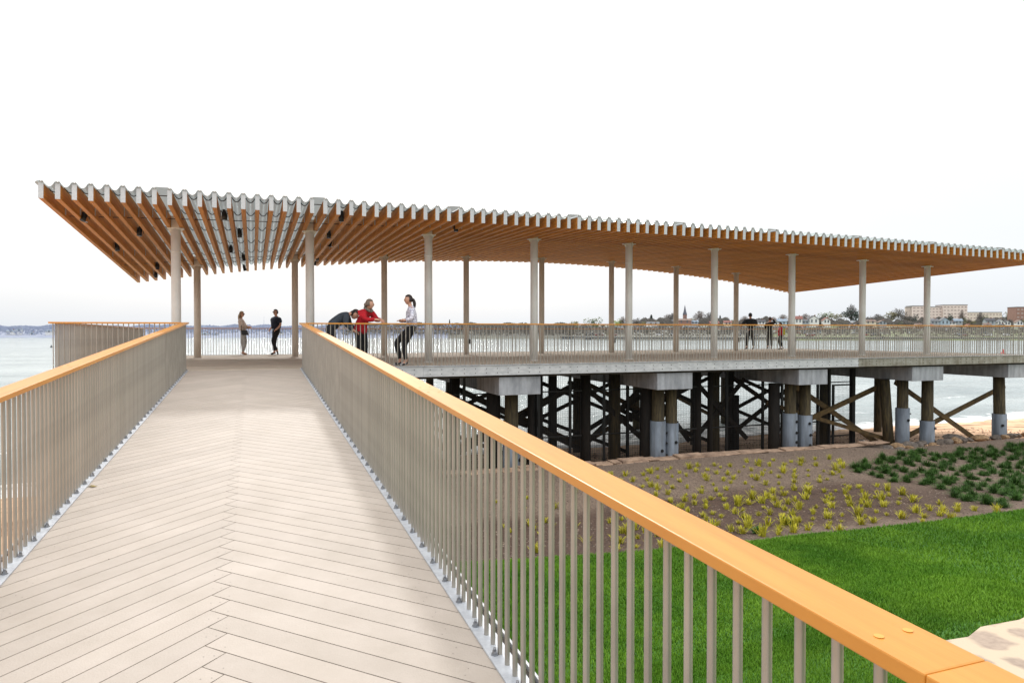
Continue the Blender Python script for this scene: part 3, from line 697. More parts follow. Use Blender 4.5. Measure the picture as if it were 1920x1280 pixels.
for (x,y,lab) in [(1425,1004,'low leafy green plant at the lawn edge left of the other one'),(1480,1085-100,'low leafy green plant among the yellow tufts near the lawn')]:
    v=9.9+(1015-y)*.02; u_=uat(x,v+.1)
    o=inst('leafy_plant',tuft(40,.16,.2,.02,M['gtuft'],99+x,.6),None,(u_,v+.15,float(zbed(np.array(u_),np.array(v+.15))))); tag(o,lab,'plant')
# pebbles on the bed and beach
def rockmesh(seed,sub=2,sq=.7):
    bmm=bmesh.new(); bmesh.ops.create_icosphere(bmm,subdivisions=sub,radius=1); r=random.Random(seed)
    ax=[Vector((r.gauss(0,1),r.gauss(0,1),r.gauss(0,1))).normalized() for _ in range(9)]; off=[r.uniform(.55,.9) for _ in ax]
    for vv in bmm.verts:
        for a,f in zip(ax,off):
            d=vv.co.dot(a)
            if d>f: vv.co-=a*(d-f)
        vv.co.z*=sq
    me=bpy.data.meshes.new('rock'); bmm.to_mesh(me); bmm.free(); return me
rk=[]
for s in range(6):
    me=rockmesh(s); me.materials.append(M['rock'] if s%3 else M['rocktan']); rk.append(me)
random.seed(5)
rocks=[(19.9,16.95,.28),(20.2,17.25,.2),(20.55,17.05,.33),(20.3,16.85,.18),(21.1,17.15,.2),(21.35,17.35,.27),(21.6,17.05,.16),(22.35,17.2,.3),(22.7,17.3,.15),(23.0,17.25,.24),(23.25,17.5,.42),(23.9,17.4,.14),(24.3,17.35,.3),(24.75,17.5,.2),(25.15,17.35,.24),(25.55,17.3,.2),(26.0,17.4,.28),(26.5,17.5,.2),(27,17.45,.26),(27.7,17.6,.22),(28.4,17.5,.3),(29.2,17.5,.2),(19.55,16.6,.22),(19.3,16.9,.3),(30.3,17.6,.3),(31.5,17.7,.25)]
for i,(u,v,s) in enumerate(rocks):
    o=inst('rock',rk[i%6],None,(u,v,-3.02+s*.15),(random.uniform(-.3,.3),random.uniform(-.3,.3),random.uniform(0,6)),(s,s*.8,s*random.uniform(.6,.9)))
    tag(o,'rough rock in the low row between the planted slope and the beach','rock','rocks edging the beach behind the green clumps')
o=inst('boulder',rk[1],None,(21.0,23.6-4.2,-3.2),(0,0,1),(.16,.14,.16)); o.data=rk[1].copy(); o.data.materials.clear(); o.data.materials.append(mat('pale_stone',(222,216,208),.8,var=(180,168,158),vscale=4,bump=.4)); tag(o,'rounded whitish stone lying alone on the sand right of the net fence','stone')
# pebbles
def pebbles(name,n,fu,fz,size,mt,label):
    r=np.random.default_rng(len(name)); V=[];F=[]
    base=np.array([(1,0,0),(-1,0,0),(0,1,0),(0,-1,0),(0,0,.7),(0,0,-.7)],float); fc=[(0,2,4),(2,1,4),(1,3,4),(3,0,4),(2,0,5),(1,2,5),(3,1,5),(0,3,5)]
    for i in range(n):
        u,v=fu(r); s=size*r.uniform(.4,1.6); z=float(fz(np.array(u),np.array(v)))
        k=len(V); a=r.uniform(0,6.28); c,sn=math.cos(a),math.sin(a)
        for q in base*r.uniform(.6,1.3,(6,3)): V.append((u+s*(q[0]*c-q[1]*sn),v+s*(q[0]*sn+q[1]*c),z+s*q[2]))
        F+=[tuple(k+j for j in f) for f in fc]
    o=add(bpy.data.objects.new(name,fastmesh(name,V,F,mt))); tag(o,label,'pebbles',kind='stuff')
pebbles('bed_pebbles',9000,lambda r:(lambda u:(u,float(vE(u))+r.random()**1.0*(float(vW(u))-float(vE(u)))))(r.uniform(1.5,26)),zbed,.018,mat('pebble_mix',(150,134,118),.9,var=(88,74,64),vscale=2,coords='World'),'scattered pebbles and wood chips on the planting bed')
pebbles('beach_pebbles',2500,lambda r:(r.uniform(4,30),17+r.random()**2*5),zbeach,.03,mat('beach_debris',(140,104,84),.9,var=(80,60,50),vscale=2,coords='World'),'small stones and seaweed bits on the sand')
# driftwood
m=MB(); m.cyl((0,0,0),(1.5,.1,.02),.05,.03,n=8); o=m.build('driftwood',M['bark']); o.location=(21.2,21.5,-3.35); tag(o,'thin driftwood log lying near the surf line','driftwood')
# ------------------------------------------------------------------ water
def water():
    m=bpy.data.materials.new('sea_water'); m.use_nodes=True; nt=m.node_tree;N=nt.nodes;L=nt.links;b=N['Principled BSDF']
    b.inputs['Roughness'].default_value=.12; b.inputs['IOR'].default_value=1.333
    g=N.new('ShaderNodeNewGeometry'); at2=N.new('ShaderNodeAttribute'); at2.attribute_name='shade'
    mp=N.new('ShaderNodeMapping'); mp.inputs['Scale'].default_value=(.45,1,1); mp.inputs['Rotation'].default_value=(0,0,R(12)); L.new(g.outputs['Position'],mp.inputs[0])
    def noise(s,d,src=mp):
        n=N.new('ShaderNodeTexNoise'); n.inputs['Scale'].default_value=s;n.inputs['Detail'].default_value=d;n.inputs['Roughness'].default_value=.6; L.new(src.outputs[0] if src is mp else src,n.inputs['Vector']); return n
    n1=noise(.9,6); n2=noise(4,4); n3=noise(.12,3)
    b1=N.new('ShaderNodeBump'); b1.inputs['Strength'].default_value=1; b1.inputs['Distance'].default_value=.5; L.new(n1.outputs['Fac'],b1.inputs['Height'])
    b2=N.new('ShaderNodeBump'); b2.inputs['Strength'].default_value=.6; b2.inputs['Distance'].default_value=.08; L.new(n2.outputs['Fac'],b2.inputs['Height']); L.new(b1.outputs[0],b2.inputs['Normal']); L.new(b2.outputs[0],b.inputs['Normal'])
    r=N.new('ShaderNodeValToRGB'); e=r.color_ramp.elements; e[0].position=.3;e[0].color=lin((134,146,146)); e[1].position=.7;e[1].color=lin((180,188,186)); L.new(n3.outputs['Fac'],r.inputs[0])
    # foam
    fn=noise(1.6,8)
    ad=N.new('ShaderNodeMath'); ad.operation='MULTIPLY_ADD'; L.new(fn.outputs['Fac'],ad.inputs[0]); ad.inputs[1].default_value=1.2; L.new(at2.outputs['Fac'],ad.inputs[2])
    fr=N.new('ShaderNodeMapRange'); fr.interpolation_type='SMOOTHSTEP'; fr.inputs['From Min'].default_value=1.05; fr.inputs['From Max'].default_value=1.25; L.new(ad.outputs[0],fr.inputs[0])
    mx=N.new('ShaderNodeMix'); mx.data_type='RGBA'; L.new(fr.outputs[0],mx.inputs['Factor']); L.new(r.outputs[0],mx.inputs['A']); mx.inputs['B'].default_value=lin((238,240,240)); L.new(mx.outputs['Result'],b.inputs['Base Color'])
    mr=N.new('ShaderNodeMapRange'); mr.inputs['To Min'].default_value=.12; mr.inputs['To Max'].default_value=.8; L.new(fr.outputs[0],mr.inputs[0]); L.new(mr.outputs[0],b.inputs['Roughness'])
    return m
WM=water()
us=np.concatenate([-np.geomspace(1500,61,25),np.linspace(-60,90,500),np.geomspace(91,1500,25)])
t=np.concatenate([np.linspace(-1,30,230),np.geomspace(30.3,1500,160)])
U=np.repeat(us[None,:],len(t),0); TT=np.repeat(t[:,None],len(us),1)
Vw=vsh(np.clip(U,-200,200))+TT
amp=np.clip((TT+.6)/10,0.05,1)*np.clip(120/(TT+1),0,1)
Zw=ZW+amp*(.10*vnoise(U*.5,Vw,1.4,21)+.07*vnoise(U*.6,Vw,3.1,22)+.03*vnoise(U,Vw,6.5,23))
# breaking crests parallel to the shore
for (c,h,w) in ((1.6,.12,.35),(4.2,.16,.5),(8.5,.14,.8)):
    cc=c+.35*np.sin(U*.35+c)+.2*np.sin(U*.9); msk=np.clip(.5+.8*np.sin(U*.23+c*2.),0,1)
    Zw=Zw+h*msk*np.exp(-((TT-cc)/w)**2)
foam=np.clip(.85-TT*.24,-1,.9)
for (c,h,w) in ((1.5,.5,.35),(4.05,.42,.35),(8.3,.3,.35)):
    cc=c+.35*np.sin(U*.35+c)+.2*np.sin(U*.9); msk=np.clip(.5+.8*np.sin(U*.23+c*2.),0,1)
    foam=np.maximum(foam,h*1.35*msk*np.exp(-((TT-cc)/w)**2))
foam=np.maximum(foam,-.2)
me=gridP('water',np.stack([U,Vw,Zw],-1).reshape(-1,3),len(us),len(t),WM)
a=me.attributes.new('shade','FLOAT','POINT'); a.data.foreach_set('value',foam.ravel().astype(np.float32))
o=add(bpy.data.objects.new('water',me)); tag(o,kind='structure')
# ------------------------------------------------------------------ far shores
def shoreD(x):
    y=np.interp(x,[-500,110,560,850,900,1060,1100,1250,1320,1900,2500],[632.8,632.8,632.8,633.6,635,635.2,637,637.6,638,638,638.5])
    return 4.59*FPX/(y-619.56)
def farz(x,D):
    s=D-shoreD(x)
    hr=np.interp(s,[-10,-.5,.5,25,70,110,145,400,900],[-5,-4,-2.7,-2.2,-.6,1.6,3.7,7,8])
    hl=np.interp(s,[-10,-.5,.5,10,30,60,110,200,900],[-5,-4,-2.9,-2.,1.2,3.2,4.3,4.5,4.5])+.5*np.sin(x*.031)*np.clip(s/60,0,1)
    t=np.clip((x-850)/220,0,1); return hl*(1-t)+hr*t
def ramp_mat(name,stops,haze=None):
    return mat(name,stops[0],.95,var=stops[1],vscale=.06,detail=8,coords='World')
xsf=np.arange(-900,3000,15.)
def land(name,x0,x1,mt):
    xx=np.arange(x0,x1+1,15.); ss=np.array([-6,-.6,.5,6,15,25,40,55,70,90,110,130,145,200,300,450,700,1100])
    Pp=[]
    for s in ss:
        for x in xx:
            D=float(shoreD(x))+s; a=at(x,D); Pp.append((a[0],a[1],float(farz(x,D))+.15*math.sin(x*.11+s)))
    o=add(bpy.data.objects.new(name,gridP(name,np.array(Pp),len(xx),len(ss),mt))); tag(o,kind='structure')
M['hillhaze']=mat('haze_tinted_hill',(158,164,178),.95,var=(146,153,170),vscale=.09,detail=8,coords='World')  # distance haze is tinted into the hill colour; no air volume
M['hillgrass']=mat('far_grass',(122,132,92),.95,var=(112,110,98),vscale=.045,detail=8,coords='World',contrast=(.42,.6))
M['hillmid']=mat('far_ground',(128,128,116),.95,var=(104,106,104),vscale=.05,detail=8,coords='World')
land('hills',-900,840,M['hillhaze']); land('far_shore',840,1440,M['hillmid']); land('far_bank',1440,3000,M['hillgrass'])
def crown_mesh(kind,seed,mt,n=420):
    r=np.random.default_rng(seed); V=[];F=[];S=[]
    blobs=[]
    if kind=='leafy':
        for i in range(9): blobs.append((r.uniform(-.3,.3),r.uniform(-.3,.3),r.uniform(.32,.82),r.uniform(.13,.24)))
    for i in range(n):
        if kind=='leafy':
            b=blobs[r.integers(len(blobs))]; d=r.normal(0,1,3); d/=np.linalg.norm(d); p=np.array(b[:3])+d*b[3]*r.uniform(.6,1.1); s=r.uniform(.03,.06); sh=.35+.6*(d[2]*.5+.5)
        elif kind=='ever':
            h=r.uniform(.12,1)**.9; rad=(1-h)*.30*r.uniform(.5,1.15)+.01; lay=.8+.2*math.sin(h*38); a=r.uniform(0,6.28); p=np.array((rad*lay*math.cos(a),rad*lay*math.sin(a),h)); s=r.uniform(.02,.05); sh=r.uniform(.2,.8)
        else:
            a=r.uniform(0,6.28); e=r.uniform(.15,1.45); L0=r.uniform(.25,.68); d=np.array((math.cos(a)*math.cos(e),math.sin(a)*math.cos(e),math.sin(e)))
            p=np.array((0,0,.3))+d*L0*np.array((.62,.62,1)); s=r.uniform(.05,.11); sh=r.random()
            q=p+d*s+r.normal(0,.03,3); w=np.cross(d,r.normal(0,1,3)); w/=np.linalg.norm(w); w*=.011
            k=len(V); V+=[tuple(p-w),tuple(p+w),tuple(q)]; F.append((k,k+1,k+2)); S+=[sh]*3; continue
        a=r.normal(0,1,3);a/=np.linalg.norm(a);b=np.cross(a,r.normal(0,1,3));b/=np.linalg.norm(b)
        k=len(V); V+=[tuple(p-a*s),tuple(p+b*s),tuple(p+a*s*.8)]; F.append((k,k+1,k+2)); S+=[sh]*3
    return fastmesh('crown',V,F,mt,S)
def trunk_mesh(kind,seed,mt):
    r=random.Random(seed); m=MB(); m.cyl((0,0,-.05),(0,0,.45 if kind!='ever' else .9),.022,.012,n=6)
    if kind!='ever':
        for i in range(7):
            a=r.uniform(0,6.28);h=r.uniform(.2,.42);e=r.uniform(.7,1.2); L0=r.uniform(.3,.5)
            m.cyl((0,0,h),(math.cos(a)*math.cos(e)*L0,math.sin(a)*math.cos(e)*L0,h+math.sin(e)*L0),.011,.003,n=4,caps=False)
    return m.mesh('trunk',mt)
fm={}
for nm,c,v in [('bare',(138,128,120),(118,108,102)),('green',(122,134,92),(92,104,72)),('ygreen',(166,176,92),(136,150,76)),('dark',(64,80,70),(44,58,52)),('grey',(122,118,112),(100,96,92)),('blue',(160,168,188),(150,158,178)),('olive',(142,136,98),(116,112,84))]:  # foliage colours muted by painted-in haze, most of all the blue
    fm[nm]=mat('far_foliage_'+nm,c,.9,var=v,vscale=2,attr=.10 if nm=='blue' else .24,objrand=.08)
protos={}
def proto(kind,nm):
    if (kind,nm) not in protos:
        protos[(kind,nm)]=[(crown_mesh(kind,hash_(kind+nm)+s,fm[nm],1100 if kind=='bare' else 560),trunk_mesh(kind,s,M['bark'] if nm!='blue' else fm['blue'])) for s in range(3)]
    return protos[(kind,nm)]
def hash_(s): return sum(ord(c)*(i+3) for i,c in enumerate(s))
trn=random.Random(4)
def far_tree(x,ytop,ybase,wpx,kind,nm,label,group=None,D=None):
    if D is None:
        # depth where land shows at ybase
        D=float(shoreD(x))+2
        for s in range(2,700,4):
            Dd=float(shoreD(x))+s
            if 619.56-(float(farz(x,Dd))-ZC)/Dd*FPX<=ybase: D=Dd;break
        else: D=float(shoreD(x))+160
    z=float(farz(x,D)); h=((619.56-ytop)/FPX*D+ZC)-z; h=max(h,1.5)
    w=wpx*D/FPX*1.25
    p=at(x,D,z-.1)
    t=empty('tree',p,trn.uniform(0,6.28),label,'tree',group)
    cm,tm=proto(kind,nm)[trn.randrange(3)]
    sw=w/{'leafy':.95,'ever':.58,'bare':.95}[kind]
    inst('crown',cm,t,sc=(sw,sw,h)); inst('trunk',tm,t,sc=(max(h*.7,1),max(h*.7,1),h))
G='far trees rising above the far shore houses'
TR=[(843,599,627,9,'ever','dark','small dark pointed evergreen on the far shore seen near the seventh of the photo centre'),
(1050,603,628,22,'leafy','grey','low grey tree on the far shore just right of the third front column'),
(1075,602,626,26,'leafy','olive','brownish rounded tree on the far shore right of the third front column'),
(1112,595,624,24,'leafy','green','green rounded tree on the far shore left of the fourth rear column'),
(1158,595,620,18,'leafy','ygreen','bright yellow green tree left of the fourth front column'),
(1168,593,620,16,'bare','bare','thin bare tree behind the bright yellow green tree'),
(1192,593,618,17,'leafy','grey','dark grey tree touching the fourth front column'),
(1221,590,611,16,'ever','dark','dark pointed evergreen standing alone left of the church'),
(1252,589,611,18,'bare','bare','bare tree just left of the fifth rear column'),
(1262,586,611,20,'bare','grey','taller bare tree behind the fifth rear column'),
(1299,596,612,18,'leafy','olive','brown low tree right of the church spire'),
(1312,583,611,24,'bare','bare','wide bare tree between the church and the fifth front column'),
(1330,585,611,18,'bare','grey','bare tree close to the left side of the fifth front column'),
(1350,591,611,10,'ever','dark','small dark evergreen right of the fifth front column'),
(1362,594,611,14,'bare','bare','small bare tree left of the sixth rear column'),
(1396,592,612,18,'bare','bare','bare tree left of the man in the black cap'),
(1374,599,612,12,'leafy','olive','low olive tree right behind the sixth rear column'),
(1450,594,612,16,'bare','bare','bare tree above the grey houses beside the far woman'),
(1468,589,612,20,'bare','bare','wide bare tree above the child in red'),
(1510,588,611,22,'bare','bare','bare tree left of the white gabled house'),
(1546,585,610,20,'leafy','green','pale green round tree right of the white gabled house'),
(1568,587,610,26,'leafy','olive','wide olive tree left of the tall dark evergreen'),
(1594,574,610,34,'leafy','dark','tall dark evergreen with a ragged top left of the second last front column'),
(1597,571,610,20,'bare','grey','bare treetop sticking out of the dark evergreen'),
(1628,590,610,22,'leafy','grey','grey tree just right of the second last front column'),
(1645,589,610,22,'bare','grey','bare tree second to the right of the second last front column'),
(1668,584,610,26,'leafy','olive','brown tree left of the largest bare clump'),
(1684,579,610,34,'bare','grey','largest bare clump of trees left of the pink building'),
(1700,588,610,22,'leafy','grey','grey tree at the foot of the pink building left end'),
(1712,588,610,18,'leafy','dark','dark tree at the lower left corner of the pink building'),
(1783,586,606,14,'leafy','dark','dark green tree in front of the pink building centre'),
(1776,591,607,10,'leafy','dark','smaller dark tree left of the dark green tree in front of the pink building'),
(1808,592,608,20,'leafy','green','light green tree below the right end of the pink building'),
(1825,589,609,30,'leafy','olive','broad brownish tree right of the pink building'),
(1846,590,608,16,'leafy','green','green tree in front of the long low building'),
(1803,581,600,10,'bare','bare','thin bare treetop beside the right edge of the pink building'),
(1838,585,606,14,'bare','grey','bare tree in front of the long low building'),
(1878,590,609,9,'ever','dark','small dark evergreen right of the long low building'),
(1890,591,609,16,'bare','grey','bare tree between the low building and the willow'),
(1906,581,609,32,'leafy','olive','big olive willow at the right edge of the picture')]
for a in TR: far_tree(*a)
# extra trees in the band just above the rail, look-alikes
for i in range(46):
    x=trn.uniform(1195,1920); kind,nm=trn.choice([('leafy','grey'),('bare','grey'),('leafy','olive'),('bare','bare'),('leafy','green')])
    far_tree(x,trn.uniform(597,605),trn.uniform(610,613),trn.uniform(12,22),kind,nm,'low leafless or budding tree in the row between the far houses','tree','row of low trees between the far houses') if False else far_tree(x,trn.uniform(597,605),trn.uniform(610,613),trn.uniform(12,22),kind,nm,'low budding tree in the row between the far shore houses','row of low trees between the far shore houses')
for i in range(34):
    x=trn.uniform(1065,1490); far_tree(x,trn.uniform(608,616),trn.uniform(618,631),trn.uniform(10,20),'leafy',trn.choice(['grey','dark','green','olive']),'low dark shrub on the far bank seen through the balusters','low shrubs on the far bank seen through the balusters')
# woods in the hazy middle and left: one mass each
def woods(name,x0,x1,ytop,ybot,n,nm,label,seed,hill=0):
    r=np.random.default_rng(seed); V=[];F=[];S=[]
    for i in range(n):
        x=r.uniform(x0,x1); s=r.uniform(2,70)+hill; D=float(shoreD(x))+s; z0=float(farz(x,D))
        yt=ytop(x)+r.uniform(0,5)*r.random(); zt=(619.56-yt)/FPX*D+ZC; c=r.uniform(.05,1)**.7; z=z0+(zt-z0)*c
        k=len(V); sz=D/FPX*r.uniform(1.0,2.4); a=at(x,D,z)
        al=TH+math.atan((x-960)/FPX); lx,ly=math.cos(al),-math.sin(al)
        for q in ((-1.2,-.5),(1.2,-.6),(.1,.9)):
            w_=sz*(q[0]+r.normal(0,.35)); V.append((a[0]+lx*w_+r.normal(0,sz*.12),a[1]+ly*w_+r.normal(0,sz*.12),min(a[2]+sz*(q[1]+r.normal(0,.3)),zt+.3)))
        F.append((k,k+1,k+2)); S+=[r.random()*.6+.4*(.5+.5*math.sin(x*.09+math.sin(x*.031)*3))]*3
    o=add(bpy.data.objects.new(name,fastmesh(name,V,F,fm[nm],S))); tag(o,label,'woods',kind='stuff')
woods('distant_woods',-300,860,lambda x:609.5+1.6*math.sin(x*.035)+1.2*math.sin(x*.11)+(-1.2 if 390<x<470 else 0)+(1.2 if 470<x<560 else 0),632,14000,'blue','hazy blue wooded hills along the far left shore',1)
woods('shoreline_woods',640,1075,lambda x:606.5+1.5*math.sin(x*.07)+1.2*math.sin(x*.19),634,12000,'grey','grey leafless woods along the middle of the far shore',2)
woods('far_treeline',1190,2000,lambda x:599+3*math.sin(x*.06)+2.5*math.sin(x*.17)+1.5*math.sin(x*.41),612,15000,'grey','grey leafless treetops in a continuous row behind the far houses',7,hill=150)
woods('far_hedges',1075,1960,lambda x:612+2.5*math.sin(x*.05)+2*math.sin(x*.13),636,3500,'grey','scattered brush on the far right bank',3)
# houses
def hm(c,n): return mat(n,c,.85,var=tuple(int(a*.93) for a in c),vscale=.6)
HM={k:hm(c,'house_'+k) for k,c in dict(white=(224,224,222),cream=(208,198,180),grey=(160,166,172),blue=(168,186,198),pink=(222,200,190),brick=(150,118,106),rgrey=(112,114,118),rdark=(84,84,88),rred=(140,96,88),rbrown=(126,108,98),rblue=(140,154,168)).items()}  # far house colours paled to imitate distance haze
HM['glass']=mat('far_window',(92,98,106),.3)
def house(x,ytop,ybase,wpx,wall,roof,label,gable=True,D=None,group=None,wins=4):
    D=D or 452; z=(619.56-ybase)/FPX*D+ZC; zt=(619.56-ytop)/FPX*D+ZC; w=wpx*D/FPX; h=zt-z
    t=empty('house',at(x,D,z),-TH-math.atan((x-960)/FPX)*.3,label,'house',group)
    eh=h*(.52 if gable else .62); dp=w*.8; m=MB(); m.box(-w/2,w/2,0,dp,-2.5,eh)
    if gable:
        m.poly([(-w/2,0,eh),(w/2,0,eh),(0,0,h)]); m.poly([(w/2,dp,eh),(-w/2,dp,eh),(0,dp,h)])
    else:
        m.poly([(-w/2,dp,eh),(-w/2,0,eh),(-w/2,dp/2,h)]); m.poly([(w/2,0,eh),(w/2,dp,eh),(w/2,dp/2,h)])
    m.build('wall',HM[wall],t)
    r=MB(); o=.35; k=.18
    if gable:
        for s in (-1,1):
            A=(s*(w/2+o),-o,eh-.15);B=(s*(w/2+o),dp+o,eh-.15);Cc=(0,dp+o,h+.12);Dd=(0,-o,h+.12)
            r.hexa([A,B,Cc,Dd]+[(p[0],p[1],p[2]+k) for p in (A,B,Cc,Dd)])
    else:
        for s in (0,1):
            y=-o if s==0 else dp+o
            A=(-w/2-o,y,eh-.15);B=(w/2+o,y,eh-.15);Cc=(w/2+o,dp/2,h+.12);Dd=(-w/2-o,dp/2,h+.12)
            r.hexa([A,B,Cc,Dd]+[(p[0],p[1],p[2]+k) for p in (A,B,Cc,Dd)])
    r.build('roof',HM[roof],t)
    c=MB(); c.box(w*.15,w*.15+.6,dp*.4,dp*.4+.6,h*.7,h+.8); c.build('chimney',HM['brick'],t)
    for i in range(wins):
        n=(wins+1)//2; cx=-w/2+w*((i%n)+.7)/(n+.4); cz=eh*(.25 if i<n else .66)
        q=MB(); q.box(cx-.45,cx+.45,-.06,.02,cz-.1,cz+.9); q.build('window',HM['glass'],t)
HS=[(1284-1,598,606,26,'brick','rbrown','low brick church hall with a long brown roof under the spire',False),
(1302,601,607,14,'grey','rblue','small grey house with a pale blue roof right of the church',False),
(1225,604,609,22,'white','rgrey','low white house below the lone dark evergreen',False),
(1340,603,609,16,'brick','rred','small brick house right of the fifth front column',False),
(1365,602,609,14,'cream','rred','cream house with a red roof left of the sixth rear column',False),
(1413,602,609,14,'grey','rdark','grey house hidden partly by the man in the black cap',True),
(1428,600,608,14,'white','rdark','white house with a dark roof between the far man and woman',False),
(1453,600,609,13,'white','rgrey','white gabled house right of the far woman head',True),
(1466,598,609,18,'blue','rblue','pale blue house above the child in red',False),
(1497,593,606,14,'white','rred','white house with a red roof right of the seventh front column',False),
(1510,599,607,14,'grey','rgrey','grey house between the red roof and the white gabled house',False),
(1526,592,606,18,'white','rdark','large white gabled house with a small dark tower',True),
(1550,596,606,13,'white','rred','white house with a reddish roof left of the dark evergreen',True),
(1632,600,607,20,'cream','rbrown','cream house right of the second last front column',False),
(1655,601,608,14,'grey','rbrown','grey house among bare trees',True),
(1752,598,608,14,'grey','rgrey','grey green house right of the last front column',False),
(1772,596,608,16,'blue','rgrey','pale blue gabled house below the pink building',True),
(1785,603,608,14,'white','rgrey','low white house with porch right of the pale blue gabled house',False),
(1797,598,607,14,'grey','rblue','blue grey house under the right half of the pink building',False),
(1857,597,608,16,'grey','rdark','blue grey house with a dark roof below the long low building',False),
(1877,599,609,11,'white','rgrey','small steep white gable left of its twin near the right edge',True),
(1889,601,609,11,'white','rdark','small white gable second from the right edge',True),
(1912,600,609,12,'white','rbrown','white gable at the right edge under the willow',True),
(1160,612,620,14,'white','rgrey','white house seen through balusters left of the fourth front column',False),
(1100,612,620,16,'cream','rgrey','cream house seen through balusters in the middle of the far bank',False),
(1240,611,619,14,'white','rdark','white boat shed like house seen through balusters left of the church',False),
(1292,610,618,20,'white','rgrey','long white house seen through the balusters under the church',False),
(1310,612,618,12,'white','rdark','white house seen through balusters right of the church',True),
(1480,612,620,12,'white','rred','white house with red roof seen through balusters by the seventh column',True),
(1500,611,619,12,'brick','rred','red brick house seen through the balusters right of the seventh column',False),
(1885,612,622,14,'brick','rdark','brick house seen through balusters near the right edge',False),
(1760,614,622,14,'white','rgrey','white house seen through balusters right of the last front column',False)]
for h in HS:
    house(*h,D=452 if h[2]<610 else 420)
hr=random.Random(9)
for i in range(26):
    x=hr.uniform(1080,1900); yb=hr.uniform(613,624); Dd=float(shoreD(x))+np.interp(yb,[613,624],[100,55])
    house(x,yb-hr.uniform(4,7),yb,hr.uniform(7,13),hr.choice(['white','grey','cream','white','blue']),hr.choice(['rgrey','rdark','rbrown','rred']),'small pale house on the far bank glimpsed between the balusters',hr.random()<.5,D=Dd,group='small houses glimpsed between the balusters',wins=2)
# small tower on white gabled house: part of the church is separate
def churchy():
    D=470; z=(619.56-606)/FPX*D+ZC; px=D/FPX
    t=empty('church',at(1284,D,z),-TH,'brown church tower with a slender dark pointed spire','church')
    m=MB(); m.box(-3*px,3*px,-3*px,3*px,-2,16*px); m.build('tower',HM['brick'],t)
    m=MB(); m.cyl((0,0,16*px),(0,0,34.5*px),3.6*px,.05,n=8,smooth=False)
    for s in ((-1,-1),(1,-1),(1,1),(-1,1)): m.cyl((s[0]*2.7*px,s[1]*2.7*px,15*px),(s[0]*2.7*px,s[1]*2.7*px,21*px),.6*px,.02,n=6)
    m.build('spire',mat('slate',(96,98,108),.8),t)
    m=MB(); m.box(-.5*px,.5*px,-3.1*px,-2.9*px,8*px,12*px); m.build('window',HM['glass'],t)
churchy()
def block(label,x0,x1,yt,yb,D,wall,rows,cols,extra=()):
    z=(619.56-yb)/FPX*D+ZC; px=D/FPX
    t=empty('apartment_building',at(x0,D,z),-TH*1.0-.12,label,'building')
    W=(x1-x0)*px; Hh=(yb-yt)*px
    vols=[(0,W,0,14,Hh)]+[((a-x0)*px,(b-x0)*px,-1.2*k,12,(yb-t_)*px) for k,(a,b,t_) in enumerate(extra,1)]
    for i,(a,b,y0,y1,h) in enumerate(vols):
        m=MB(); m.box(a,b,y0,y1,-6,h); w_=m.build('wall',HM[wall],t)
        m=MB(); m.box(a-.2,b+.2,y0-.2,y1+.2,h+.001,h+.5); m.build('roof',HM['rgrey'] if wall!='pink' else HM['pink'],t)
        n=max(2,int(cols*(b-a)/W)); rr=rows
        for r_ in range(rr):
            for c_ in range(n):
                cx=a+(b-a)*(c_+.5)/n; cz=h*(r_+.6)/(rr+.2)
                q=MB(); q.box(cx-(b-a)/n*.28,cx+(b-a)/n*.28,y0-.05,y0+.02,cz-h/rr*.18,cz+h/rr*.18); q.build('window',mat_win,t)
mat_win=mat('window_band',(168,150,144),.5)
HM['hospital']=hm((226,211,202),'house_hospital'); HM['low']=hm((222,210,196),'house_low')  # hospital wall lightened with haze in its colour
block('large pinkish multi storey building rising behind the last front column',1709,1804,576,604,620,'hospital',5,16,extra=((1709,1736,574),(1762,1804,572.5)))
block('long low beige building right of the tall pinkish building',1806,1873,586,606,640,'low',3,12)
block('reddish brown building partly cut by the right edge of the picture',1905,1960,576,606,640,'brick',4,8)
# tower of the white house
# seawall and cars
m=MB()
xx=list(range(1050,2400,25))
for a,b in zip(xx[:-1],xx[1:]):
    A=at(a,float(shoreD(a))+.3);B=at(b,float(shoreD(b))+.3)
    A2=at(a,float(shoreD(a))+1.6);B2=at(b,float(shoreD(b))+1.6)
    m.hexa([(A[0],A[1],-4),(B[0],B[1],-4),(B2[0],B2[1],-4),(A2[0],A2[1],-4),(A[0],A[1],-2.3),(B[0],B[1],-2.3),(B2[0],B2[1],-2.3),(A2[0],A2[1],-2.3)])
o=m.build('seawall',mat('seawall_stone',(96,98,100),.9,var=(66,70,74),vscale=.5,coords='World')); tag(o,'long dark stone seawall along the far waterline','seawall')
carm={}
def car_meshes(c):
    if c not in carm:
        m=MB(); m.hexa([(-2.2,-.85,.35),(2.2,-.85,.35),(2.2,.85,.35),(-2.2,.85,.35),(-2.15,-.8,.95),(2.1,-.8,.85),(2.1,.8,.85),(-2.15,.8,.95)])
        b=m.mesh('body',mat('car_paint_%d'%len(carm),c,.3,coat=.5))
        m=MB(); m.hexa([(-1.7,-.78,.93),(1.1,-.78,.9),(1.1,.78,.9),(-1.7,.78,.93),(-1.2,-.65,1.45),(.4,-.65,1.45),(.4,.65,1.45),(-1.2,.65,1.45)]); g=m.mesh('cabin',HM['glass'])
        carm[c]=(b,g)
    return carm[c]
m=MB()
m.cyl((0,-.1,0),(0,.1,0),.33,n=10); whm=m.mesh('wheel',M['black'])
